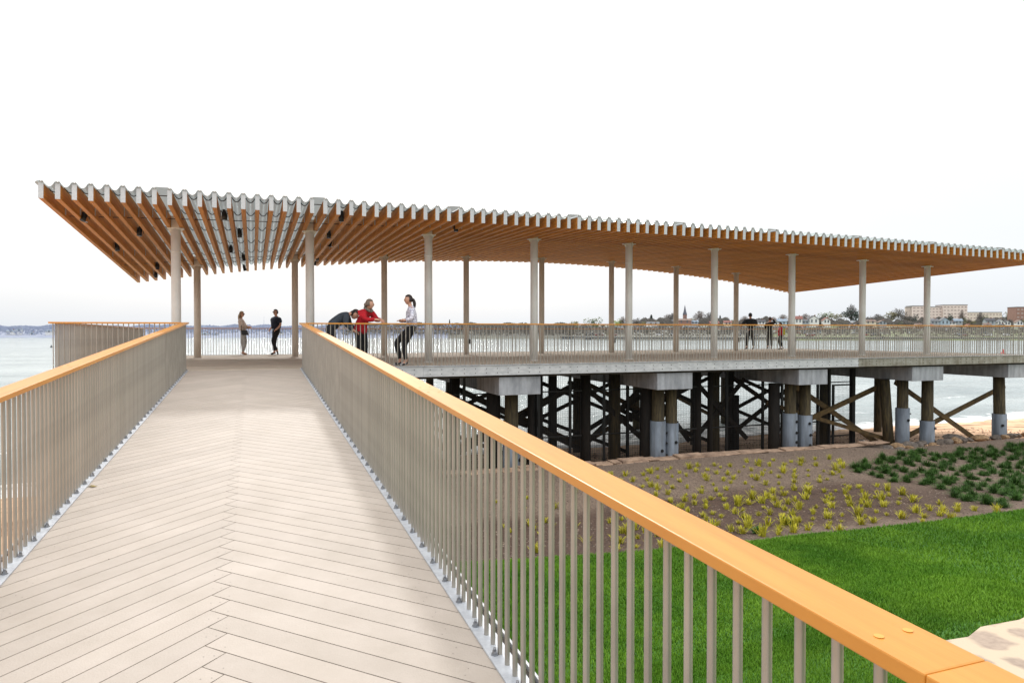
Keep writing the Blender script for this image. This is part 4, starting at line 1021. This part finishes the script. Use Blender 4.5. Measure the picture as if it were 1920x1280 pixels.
for i in range(44):
    x=hr.uniform(1080,1900); s=hr.choice([30,34,58,62,88]); D=float(shoreD(x))+s; z=float(farz(x,D))
    col=hr.choice([(225,226,228),(210,212,214),(60,62,66),(36,38,42),(120,124,130),(150,40,36),(70,90,130)])
    t=empty('parked_car',at(x,D,z+.05),-TH+hr.choice([0,0,1.4]),'small parked car on the far bank glimpsed between the balusters','car','cars parked on the far bank')
    b,g=car_meshes(col); inst('body',b,t); inst('cabin',g,t)
    for wx in (-1.35,1.35):
        for wy in (-.8,.8): inst('wheel',whm,t,(wx,wy,.33))
# left shore details
for i,(x,y,w_) in enumerate([(20,621,14),(36,619,8),(92,621,13),(384,626,12),(404,628,8),(527,623,8),(512,618,6),(60,625,7)]):
    D=float(shoreD(x))+8; z=(619.56-y-2)/FPX*D+ZC
    house(x,y-2,y+2,w_,'white','rblue',['pale building on the hazy left shore at the very left edge','tiny pale house right of the leftmost pale building','bright low building on the hazy shore beside the left railing end','pale building seen behind the balusters left of the couple','smaller pale house right of the one behind balusters left of the couple','pale building on the shore right of the man in navy','tiny pale house between the couple and the second rear column','tiny pale house low on the hazy left shore'][i],False,D=D,wins=2)
D=470; m=MB(); z=(619.56-612)/FPX*D+ZC; m.cyl((0,0,-1),(0,0,8),.18,.05,n=6); 
for k in range(4): m.box(-.35,.35,-.05,.05,1.5+k*1.8,1.58+k*1.8)
o=m.build('radio_mast',mat('haze_tinted_mast',(190,192,200),.8)); o.location=at(495,D,z-1); tag(o,'thin pale mast on the horizon between the woman and the man at the rear railing','mast')  # haze blended into the mast's pale colour
def buoy(x,D,h,c,label):
    t=empty('buoy',at(x,D,ZW),0,label,'buoy'); m=MB(); m.lathe([(h*.42,-.1),(h*.45,h*.18),(h*.3,h*.3)],n=14); m.build('float',c,t)
    m=MB(); m.lathe([(h*.28,h*.3),(h*.2,h*.65),(h*.06,h)],n=12); m.build('cone_top',c,t)
buoy(1881,135,1.0,mat('buoy_red',(178,70,66),.5),'small red cone shaped buoy on the water near the right end of the railing')
buoy(96,190,.7,mat('buoy_dark',(70,74,78),.5),'small dark buoy on the water left of the left railing corner')

# ------------------------------------------------------------------ people
def skinmesh(name,chains,mats,sub=1,mi=0):
    """chains: list of (list of (pos,radius)) ; first vert of a chain may be an int key to reuse a vert"""
    vs=[];rs=[];es=[];roots=[];names={}
    for ch in chains:
        prev=None
        for it in ch:
            if isinstance(it,str): idx=names[it]
            else:
                p,r=it[0],it[1]; idx=len(vs); vs.append(tuple(p)); rs.append(r)
                if len(it)>2: names[it[2]]=idx
                if prev is None: roots.append(idx)
            if prev is not None: es.append((prev,idx))
            prev=idx
    me=bpy.data.meshes.new(name); me.from_pydata(vs,es,[]); o=bpy.data.objects.new(name,me); C.objects.link(o)
    sk=o.modifiers.new('skin','SKIN'); sk.use_smooth_shade=True; sk.branch_smoothing=.4
    d=me.skin_vertices[0].data
    for i,r in enumerate(rs):
        d[i].radius=(r,r) if not isinstance(r,tuple) else r
        d[i].use_root=i in roots
    ss=o.modifiers.new('ss','SUBSURF'); ss.levels=sub; ss.render_levels=sub
    dg=bpy.context.evaluated_depsgraph_get(); dg.update()
    m2=bpy.data.meshes.new_from_object(o.evaluated_get(dg))
    bpy.data.objects.remove(o); m2.name=name
    m2.materials.clear()
    for m in (mats if isinstance(mats,(list,tuple)) else [mats]): m2.materials.append(m)
    m2.polygons.foreach_set('material_index',[mi]*len(m2.polygons))
    return m2
SK=mat('skin',(206,160,136),.5,var=(196,146,122),vscale=8)
LIP=mat('lips',(168,90,86),.5); EYE=mat('eye_dark',(40,32,30),.3); EYW=mat('eye_white',(220,216,210),.4)
def head_into(me,c,face,up=(0,0,1)):
    f=Vector(face).normalized(); u=Vector(up); l=u.cross(f).normalized(); u=f.cross(l).normalized()
    bmm=bmesh.new(); bmm.from_mesh(me); n0=len(bmm.verts)
    r=bmesh.ops.create_uvsphere(bmm,u_segments=20,v_segments=16,radius=1)
    B=Matrix((f,l,u)).transposed()
    for v in r['verts']:
        x,y,z=v.co
        w=.074*(1-.20*max(0,-z)**1.5*(1 if x>-.2 else .6)); X=x*.094*(1-.08*max(0,-z)); Y=y*w; Z=z*.118
        if x>.5:
            X+=.020*math.exp(-((y/.16)**2+((z+.12)/.2)**2))      # nose
            X-=.008*math.exp(-(((abs(y)-.38)/.18)**2+((z-.1)/.13)**2)) # eye sockets
            X+=.005*math.exp(-((y/.3)**2+((z+.48)/.1)**2))      # lips
            X+=.007*math.exp(-((y/.35)**2+((z+.82)/.15)**2))      # chin
        v.co=Vector(c)+B@Vector((X,Y,Z))
    fs={fc for v in r['verts'] for fc in v.link_faces}
    for fc in fs:
        fc.smooth=True; fc.material_index=0
        d=B.transposed()@(fc.calc_center_median()-Vector(c))
        if d.x>.07 and abs(d.y)<.022 and -.062<d.z<-.046: fc.material_index=1
    def ball(p,rad,mi,sc=(1,1,1)):
        q=bmesh.ops.create_uvsphere(bmm,u_segments=8,v_segments=6,radius=rad)
        for v in q['verts']: v.co=Vector(c)+B@(Vector(p)+Vector((v.co.x*sc[0],v.co.y*sc[1],v.co.z*sc[2])))
        for v in q['verts']:
            for fc in v.link_faces: fc.material_index=mi; fc.smooth=True
    for s in (-1,1):
        ball((.082,s*.029,.012),.010,3,(.6,1.2,.7)); ball((.088,s*.029,.012),.005,2)
        ball((-.005,s*.074,0),.028,0,(.6,.35,1))
    bmm.to_mesh(me); bmm.free()
def fingers(wr,hd,r,side):
    """five finger chains from palm"""
    wr=Vector(wr);hd=Vector(hd); d=(hd-wr).normalized(); a=d.cross(Vector((0,0,1)))
    if a.length<.2: a=d.cross(Vector((1,0,0)))
    a.normalize(); b=d.cross(a)
    out=[]
    for k,(o,L0) in enumerate(((-.028,.062),(-.010,.074),(.010,.070),(.027,.055))):
        p=hd-d*.01+a*o; out.append([(p,.009),(p+d*L0*.5+b*.006,.0085),(p+d*L0*.8+b*.024,.008),(p+d*L0*.9+b*.04,.0065)])
    p=wr+d*.03+a*-.025; out.append([(p,.011),(p+d*.035-a*.028,.0095),(p+d*.062-a*.030+b*.012,.008)])
    return out
def person(label,loc,rz,P,top,bottom,shoe,hair,face,height=1.0,toprad=1.0,sleeves='long',coat=0,skirt=None,hairf=None,extra=None,skinny=1.0,group=None):
    t=empty('person',loc,rz,label,'person'); t.scale=(height,)*3
    g=P
    k=skinny*1.22; toprad*=1.2
    body=[[(g['pel'],.08,'pel'),(g['spi'],.075),(g['che'],.085,'che'),(g['nb'],.05,'nb'),(g['nk'],.050),(g['hd0'],.055)]]
    for s in 'LR':
        body.append(['nb',(g['s'+s],.04),(g['e'+s],.044),(g['w'+s],.031),(g['h'+s],.033)])
        body.append(['pel',(g['hp'+s],.07),(g['k'+s],.055),(g['a'+s],.042),(g['t'+s],.034)])
        body+=fingers(g['w'+s],g['h'+s],0,s)
    me=skinmesh('body',body,[SK,LIP,EYE,EYW])
    head_into(me,g['hd'],face)
    inst('body',me,t)
    r=toprad
    tc=[[(Vector(g['pel'])*1.0 if not coat else g['pel'],(.125 if not coat else .14)*k,'p'),(g['spi'],.116*k*r/1.2),(g['che'],.132*k*r/1.2,'c'),(g['nb'],.085*r,'nb'),(Vector(g['nb']).lerp(Vector(g['nk']),.45),.066*r)]]
    if coat: tc[0].insert(0,(Vector(g['pel'])-Vector((0,0,coat)),.15*k))
    for s in 'LR':
        S,E,Wp=Vector(g['s'+s]),Vector(g['e'+s]),Vector(g['w'+s])
        if sleeves=='long': tc.append(['nb',(S,.075*r),(E,.058*r),(E.lerp(Wp,.92),.042*r)])
        else: tc.append(['nb',(S,.074*r),(S.lerp(E,.85),.058*r)])
    inst('top',skinmesh('top',tc,top),t)
    bc=[[(Vector(g['pel']).lerp(Vector(g['spi']),.75),.112*k),(g['pel'],.118*k,'pel')]]
    for s in 'LR': bc.append(['pel',(g['hp'+s],.098*k),(g['k'+s],.075),(Vector(g['k'+s]).lerp(Vector(g['a'+s]),.9),.055)])
    inst('trousers',skinmesh('trousers',bc,bottom),t)
    for s in 'LR':
        a=Vector(g['a'+s]);q=Vector(g['t'+s]); 
        dn=Vector((0,0,-.035))
        inst('shoe',skinmesh('shoe',[[(a+dn*.6-(q-a).normalized()*.05,.036),(a.lerp(q,.5)+dn*.2,.042),(q+(q-a).normalized()*.03,.034)]],shoe),t)
    # hair
    hd=Vector(g['hd']); f=Vector(face).normalized(); u=Vector((0,0,1)); l=u.cross(f).normalized(); u=f.cross(l).normalized(); B=Matrix((f,l,u)).transposed()
    bmm=bmesh.new(); bmesh.ops.create_uvsphere(bmm,u_segments=24,v_segments=16,radius=1); rr=random.Random(3)
    dele=[]
    for v in bmm.verts:
        x,y,z=v.co
        hl=.30+ .55*max(0,x)
        if (x>.15 and z<.42) or (x<=.15 and z<-.55): dele.append(v)
        s=1.0+rr.uniform(-.02,.03)
        v.co=hd+B@Vector((x*.104*s-.006,y*.086*s,z*.128*s+.003))
    bmesh.ops.delete(bmm,geom=dele,context='VERTS')
    hm_=bpy.data.meshes.new('hair'); bmm.to_mesh(hm_); bmm.free(); hm_.materials.append(hair); hm_.polygons.foreach_set('use_smooth',[True]*len(hm_.polygons))
    ho=inst('hair',hm_,t); so_=ho.modifiers.new('s','SOLIDIFY'); so_.thickness=.012
    if hairf:
        ch=[[(hd+B@Vector(p),rad) for p,rad in c] for c in hairf]
        inst('hair_length',skinmesh('hair_length',ch,hair),t)
    if extra: extra(t,g,B,hd)
    return t
def base():
    return dict(pel=(0,0,.93),spi=(0,0,1.08),che=(0,0,1.26),nb=(-.005,0,1.42),nk=(.0,0,1.48),hd0=(.012,0,1.54),hd=(.02,0,1.595),
     sL=(0,.17,1.385),eL=(0,.22,1.12),wL=(.04,.21,.88),hL=(.06,.2,.81),sR=(0,-.17,1.385),eR=(0,-.22,1.12),wR=(.04,-.21,.88),hR=(.06,-.2,.81),
     hpL=(0,.085,.87),kL=(.02,.095,.49),aL=(0,.10,.085),tL=(.13,.11,.035),hpR=(0,-.085,.87),kR=(.02,-.095,.49),aR=(0,-.10,.085),tR=(.13,-.11,.035))
def fab(n,c,**k): return mat(n,c,.9,var=tuple(int(a*.8) for a in c),vscale=9,bump=.25,bscale=25,**k)
navy=fab('navy_cotton',(34,40,58)); blackf=fab('black_cotton',(30,31,35)); slate=fab('slate_knit',(66,74,84)); red=fab('red_wool',(196,24,40)); greyt=fab('grey_trouser',(178,176,172)); beige=fab('beige_blouse',(216,198,186)); blackt=fab('black_jacket',(38,42,46))
hblond=mat('blond_hair',(168,142,108),.6,var=(110,88,62),vscale=20,stretch=(3,3,.6)); hdark=mat('dark_hair',(48,34,30),.5,var=(28,20,18),vscale=20,stretch=(3,3,.6)); hgrey=mat('greying_hair',(128,112,98),.6,var=(90,76,64),vscale=20); hbrown=mat('brown_hair',(84,56,42),.55,var=(50,34,26),vscale=20)
leather=mat('black_leather',(24,24,26),.4); sneak=mat('sneaker',(40,42,48),.6,var=(190,190,196),vscale=14,contrast=(.45,.5)); tan=mat('tan_sandal',(150,112,84),.6)
glassm=mat('sunglass',(18,18,20),.2)
def sketch():
    m=fab('sketched_blouse',(226,226,238)); nt=m.node_tree;N=nt.nodes;L=nt.links;b=N['Principled BSDF']
    tc=N.new('ShaderNodeTexCoord'); v=N.new('ShaderNodeTexVoronoi'); v.feature='DISTANCE_TO_EDGE'; v.inputs['Scale'].default_value=11; L.new(tc.outputs['Object'],v.inputs['Vector'])
    r=N.new('ShaderNodeValToRGB'); e=r.color_ramp.elements; e[0].position=.02;e[0].color=lin((130,128,150));e[1].position=.07;e[1].color=lin((228,228,240)); L.new(v.outputs['Distance'],r.inputs[0]); L.new(r.outputs[0],b.inputs['Base Color']); return m
white=sketch()
def specs(t,g,B,hd):
    m=MB()
    for s in (-1,1):
        c=hd+B@Vector((.094,s*.03,.014)); m.cyl(c,c+B@Vector((.006,0,0)),.021,n=12)
    m.bar(hd+B@Vector((.097,-.03,.02)),hd+B@Vector((.097,.03,.02)),.005,.006)
    for s in (-1,1): m.bar(hd+B@Vector((.094,s*.05,.02)),hd+B@Vector((0,s*.08,.015)),.004,.008)
    m.build('sunglasses',glassm,t)
# 1 woman at the rear railing
g=base(); g.update(eR=(.07,-.22,1.14),wR=(.24,-.12,1.10),hR=(.30,-.06,1.12),eL=(.08,.21,1.13),wL=(.24,.10,1.06),hL=(.30,.03,1.07),
  pel=(.03,0,.92),spi=(.0,0,1.07),che=(-.03,0,1.25),nb=(-.05,0,1.41),nk=(-.045,0,1.47),hd0=(-.03,0,1.53),hd=(-.02,0,1.59),sL=(-.05,.155,1.375),sR=(-.05,-.155,1.375),
  hpR=(.03,-.085,.87),kR=(.12,-.08,.50),aR=(.0,-.03,.085),tR=(.12,-.04,.035),hpL=(.02,.08,.87),kL=(.0,.06,.49),aL=(.02,.06,.085),tL=(.14,.06,.035))
def bag(t,g,B,hd):
    specs(t,g,B,hd)
    m=MB(); m.box(-.03,.23,-.23,-.15,.80,.98); m.build('handbag_body',leather,None)
    o=bpy.data.objects['handbag_body']; bpy.data.objects.remove(o)
person('blonde woman in a beige top and grey trousers standing by the rear railing',(-.40,29.42,dz(29.4)),R(-8),g,beige,greyt,tan,hblond,(.93,-.35,0),height=1.01,sleeves='long',extra=bag,
  hairf=[[((-.05,0,.03),.085),((-.08,0,-.08),.085),((-.085,-.01,-.20),.07),((-.075,-.01,-.30),.04)],[((-.03,-.06,0),.05),((-.05,-.08,-.12),.05),((-.05,-.08,-.22),.03)]])
hb=empty('handbag',(-.33,29.20,dz(29.4)+.80),R(-8),'black leather handbag hanging at the hip of the blonde woman','bag')
m=MB(); m.hexa([(-.1,-.05,0),(.16,-.05,-.02),(.16,.04,-.02),(-.1,.04,0),(-.12,-.04,.18),(.12,-.04,.17),(.12,.03,.17),(-.12,.03,.18)]); m.build('bag_body',leather,hb,bevel=.012)
m=MB(); m.hexa([(-.11,-.055,.10),(.13,-.055,.09),(.13,-.045,.09),(-.11,-.045,.10),(-.12,-.05,.185),(.12,-.05,.175),(.12,-.04,.175),(-.12,-.04,.185)]); m.build('flap',leather,hb)
m=MB(); m.bar((-.11,0,.18),(-.12,.1,.62),.02,.006); m.build('strap',leather,hb)
# 2 man at the rear railing
g=base(); g.update(sL=(0,.20,1.39),sR=(0,-.20,1.39),eL=(-.05,.28,1.14),wL=(.08,.22,.97),hL=(.13,.18,.93),eR=(-.02,-.28,1.13),wR=(.10,-.26,.97),hR=(.16,-.22,.93),
  hpL=(0,.085,.87),kL=(.16,.03,.50),aL=(-.10,-.12,.13),tL=(-.15,-.17,.02),hpR=(0,-.085,.87),kR=(.03,-.07,.48),aR=(.05,-.03,.085),tR=(.18,-.02,.035))
person('man in a navy t-shirt and sunglasses leaning at the rear railing, legs crossed',(.86,29.40,dz(29.4)),R(205),g,navy,blackf,leather,hdark,(1,.25,0),height=1.06,toprad=1.2,sleeves='short',extra=specs,skinny=1.22)
# 3 bending woman
g=base(); g.update(pel=(-.22,0,.90),spi=(-.10,0,1.02),che=(.05,0,1.13),nb=(.20,0,1.22),nk=(.26,0,1.24),hd0=(.31,0,1.24),hd=(.36,0,1.22),
  sL=(.17,.16,1.20),eL=(.22,.24,.98),wL=(.38,.16,.84),hL=(.45,.12,.80),sR=(.17,-.16,1.18),eR=(.16,-.26,1.0),wR=(.34,-.22,.84),hR=(.42,-.18,.80),
  hpL=(-.22,.085,.86),kL=(-.10,.1,.48),aL=(-.12,.1,.085),tL=(.01,.11,.035),hpR=(-.22,-.085,.86),kR=(-.13,-.1,.48),aR=(-.16,-.1,.085),tR=(-.03,-.11,.035))
person('dark haired woman in a charcoal top bending forward over the front railing',(2.0,17.62,dz(17.6)),R(-10),g,slate,blackf,leather,hdark,(.72,-.35,-.62),height=1.06,
  hairf=[[((-.04,0,.0),.085),((-.09,0,-.03),.07),((-.12,0,-.06),.035)],[((0,.06,-.02),.045),((.01,.07,-.10),.035)]])
# 4 red coat woman
g=base(); g.update(pel=(-.16,0,.92),spi=(-.12,0,1.06),che=(-.03,0,1.22),nb=(.06,0,1.35),nk=(.09,0,1.41),hd0=(.11,0,1.46),hd=(.13,0,1.50),
  sL=(.03,.17,1.31),eL=(.14,.25,1.12),wL=(.36,.13,1.13),hL=(.44,.10,1.10),sR=(.03,-.17,1.31),eR=(.16,-.22,1.12),wR=(.37,-.05,1.13),hR=(.45,-.02,1.11),
  hpL=(-.16,.085,.87),kL=(-.10,.11,.49),aL=(-.14,.13,.085),tL=(-.01,.15,.035),hpR=(-.16,-.085,.87),kR=(-.10,-.1,.49),aR=(-.12,-.10,.085),tR=(.01,-.11,.035))
furc=mat('fur_collar',(150,140,128),.95,var=(96,88,80),vscale=30,bump=.6,bscale=60)
def collar(t,g,B,hd):
    n=Vector(g['nb']); m=MB(); 
    pr=[(n+Vector((math.cos(a)*.085+.03,math.sin(a)*.085,.03-.05*math.cos(a)))) for a in np.linspace(0,6.283,14)]
    for p,q in zip(pr[:-1],pr[1:]): m.cyl(p,q,.032,.032,n=8)
    m.build('fur_collar',furc,t)
    m=MB()
    for i in range(4): c=Vector((-.02+.02*i*0,-0,0)); 
person('woman in a long red coat resting her forearms on the front railing',(2.62,17.46,dz(17.5)),R(-48),g,red,blackf,leather,hgrey,(.72,.66,.02),height=1.03,coat=.17,extra=collar,toprad=1.05,
  hairf=[[((-.06,0,.02),.08),((-.10,0,-.03),.055),((-.115,0,-.06),.03)]])
# 5 white blouse woman
g=base(); g.update(pel=(-.14,0,.90),spi=(-.15,0,1.05),che=(-.13,0,1.23),nb=(-.12,0,1.40),nk=(-.10,0,1.465),hd0=(-.08,0,1.52),hd=(-.065,0,1.575),
  sL=(-.13,.16,1.365),eL=(-.14,.25,1.12),wL=(.04,.22,1.08),hL=(.11,.19,1.10),sR=(-.13,-.16,1.365),eR=(-.10,-.20,1.12),wR=(.08,-.12,1.05),hR=(.15,-.08,1.08),
  hpL=(-.13,.085,.86),kL=(.05,.09,.50),aL=(-.0,.10,.085),tL=(.13,.12,.035),hpR=(-.12,-.085,.86),kR=(.22,-.09,.56),aR=(.11,-.09,.10),tR=(.24,-.10,.035))
person('dark haired woman with a ponytail in a white blouse and black leggings',(3.62,17.42,dz(17.4)),R(172),g,white,blackf,sneak,hdark,(1,.12,.02),height=1.06,
  hairf=[[((-.09,0,.03),.03),((-.125,0,.01),.035),((-.15,0,-.08),.045),((-.15,0,-.17),.03),((-.14,0,-.22),.012)]])
# 6 far man from behind
g=base(); g.update(sL=(.02,.22,1.39),sR=(.02,-.22,1.39),eL=(.10,.33,1.18),wL=(.30,.30,1.12),hL=(.37,.28,1.10),eR=(.10,-.33,1.18),wR=(.30,-.30,1.12),hR=(.37,-.28,1.10),
  kL=(.0,.16,.49),aL=(-.03,.19,.085),tL=(.10,.2,.035),kR=(.0,-.13,.49),aR=(-.03,-.15,.085),tR=(.10,-.16,.035))
def capx(t,g,B,hd):
    m=MB(); 
    bmm=bmesh.new(); bmesh.ops.create_uvsphere(bmm,u_segments=20,v_segments=12,radius=1)
    d=[v for v in bmm.verts if v.co.z<.15]; bmesh.ops.delete(bmm,geom=d,context='VERTS')
    for v in bmm.verts: v.co=hd+B@Vector((v.co.x*.112,v.co.y*.095,v.co.z*.135))
    me=bpy.data.meshes.new('cap'); bmm.to_mesh(me); bmm.free(); me.materials.append(blackf); c=inst('cap',me,t)
    m=MB(); a=hd+B@Vector((.08,-.06,.03)); b=hd+B@Vector((.08,.06,.03)); q=hd+B@Vector((.19,.04,.015)); w_=hd+B@Vector((.19,-.04,.015)); m.hexa([a,b,q,w_]+[p+Vector((0,0,.008)) for p in (a,b,q,w_)]); m.build('brim',blackf,c)
person('broad man in a black jacket and cap seen from behind at the far railing',(24.05,29.28,dz(29.3)),R(78),g,blackt,blackf,leather,hdark,(1,-.5,0),height=1.09,toprad=1.3,extra=capx,skinny=1.12)
# 7 far woman
g=base(); g.update(eR=(.10,-.30,1.42),wR=(.08,-.14,1.60),hR=(.05,-.09,1.64),eL=(.08,.22,1.14),wL=(.28,.2,1.10),hL=(.34,.19,1.09),kL=(.05,.12,.49),aL=(-.12,.14,.10),tL=(.0,.15,.035),kR=(.06,-.10,.49),aR=(.1,-.12,.085),tR=(.23,-.13,.035))
person('slim brown haired woman in black raising one hand at the far railing',(25.3,29.28,dz(29.3)),R(62),g,blackf,blackf,leather,hbrown,(1,0,0),height=.98,
  hairf=[[((-.05,0,.03),.07),((-.08,0,-.07),.05)]])
# 8 child
g=base(); g.update(eL=(.06,.22,1.16),wL=(.26,.18,1.12),hL=(.33,.16,1.12),kL=(.1,.1,.5),aL=(.0,.11,.09),tL=(.13,.11,.035),kR=(.0,-.1,.49),aR=(-.14,-.11,.10),tR=(-.02,-.12,.035))
yel=mat('yellow_green_pack',(206,200,60),.7)
def pack(t,g,B,hd):
    m=MB(); m.box(-.26,-.12,-.13,.13,.93,1.32); m.build('backpack',yel,t,bevel=.03)
person('child in a red jacket with a yellow backpack at the far railing',(25.13,28.3,dz(28.3)),R(140),g,red,blackf,leather,hdark,(1,0,0),height=.80,coat=.12,extra=pack,toprad=1.1)

# ------------------------------------------------------------------ light
sc=bpy.context.scene
w=bpy.data.worlds.new('World'); sc.world=w; w.use_nodes=True; nt=w.node_tree;N=nt.nodes;L=nt.links
bg=N['Background']
sunv=Vector((.17,1.4,1)).normalized(); el=math.asin(sunv.z)
sky=N.new('ShaderNodeTexSky'); sky.sky_type='NISHITA'; sky.sun_disc=False; sky.sun_elevation=el; sky.sun_rotation=math.atan2(sunv.x,sunv.y); sky.dust_density=4; sky.air_density=1
ms=N.new('ShaderNodeVectorMath'); ms.operation='SCALE'; ms.inputs['Scale'].default_value=.02; L.new(sky.outputs[0],ms.inputs[0])
tc=N.new('ShaderNodeTexCoord'); sx=N.new('ShaderNodeSeparateXYZ'); L.new(tc.outputs['Generated'],sx.inputs[0])
rp=N.new('ShaderNodeValToRGB'); e=rp.color_ramp.elements; e[0].position=0; e[0].color=(.78,.835,.90,1); e[1].position=1.0; e[1].color=(2.6,2.6,2.6,1); k=e.new(.09); k.color=(.87,.905,.95,1); k=e.new(.26); k.color=(.965,.972,.985,1); k=e.new(.48); k.color=(.99,.99,.99,1); k=e.new(.62); k.color=(1.5,1.5,1.5,1)
L.new(sx.outputs['Z'],rp.inputs[0])
nz=N.new('ShaderNodeTexNoise'); nz.inputs['Scale'].default_value=2.2; nz.inputs['Detail'].default_value=5; mpp=N.new('ShaderNodeMapping'); mpp.inputs['Scale'].default_value=(1,1,3); L.new(tc.outputs['Generated'],mpp.inputs[0]); L.new(mpp.outputs[0],nz.inputs['Vector'])
mr=N.new('ShaderNodeMapRange'); mr.inputs['From Min'].default_value=.3; mr.inputs['From Max'].default_value=.7; mr.inputs['To Min'].default_value=.955; mr.inputs['To Max'].default_value=1.02; L.new(nz.outputs['Fac'],mr.inputs[0])
m2=N.new('ShaderNodeVectorMath'); m2.operation='SCALE'; L.new(rp.outputs[0],m2.inputs[0]); L.new(mr.outputs[0],m2.inputs['Scale'])
ad=N.new('ShaderNodeVectorMath'); ad.operation='ADD'; L.new(ms.outputs[0],ad.inputs[0]); L.new(m2.outputs[0],ad.inputs[1])
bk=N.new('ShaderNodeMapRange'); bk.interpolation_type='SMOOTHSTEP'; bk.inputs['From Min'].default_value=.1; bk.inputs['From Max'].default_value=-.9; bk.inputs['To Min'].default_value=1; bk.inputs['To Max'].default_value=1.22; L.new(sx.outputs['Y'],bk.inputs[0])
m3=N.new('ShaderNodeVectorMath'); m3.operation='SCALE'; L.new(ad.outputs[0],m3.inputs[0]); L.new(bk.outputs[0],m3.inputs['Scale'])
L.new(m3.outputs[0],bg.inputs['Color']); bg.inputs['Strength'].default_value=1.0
sl=bpy.data.lights.new('sun','SUN'); sl.energy=1.3; sl.angle=R(4); sl.color=(1,.965,.92)
so=bpy.data.objects.new('sun',sl); add(so); so.rotation_euler=sunv.to_track_quat('Z','Y').to_euler()
sc.view_settings.view_transform='Standard'; sc.view_settings.look='None'; sc.view_settings.exposure=0
sc.render.engine='CYCLES'; sc.cycles.use_denoising=True; sc.cycles.max_bounces=6
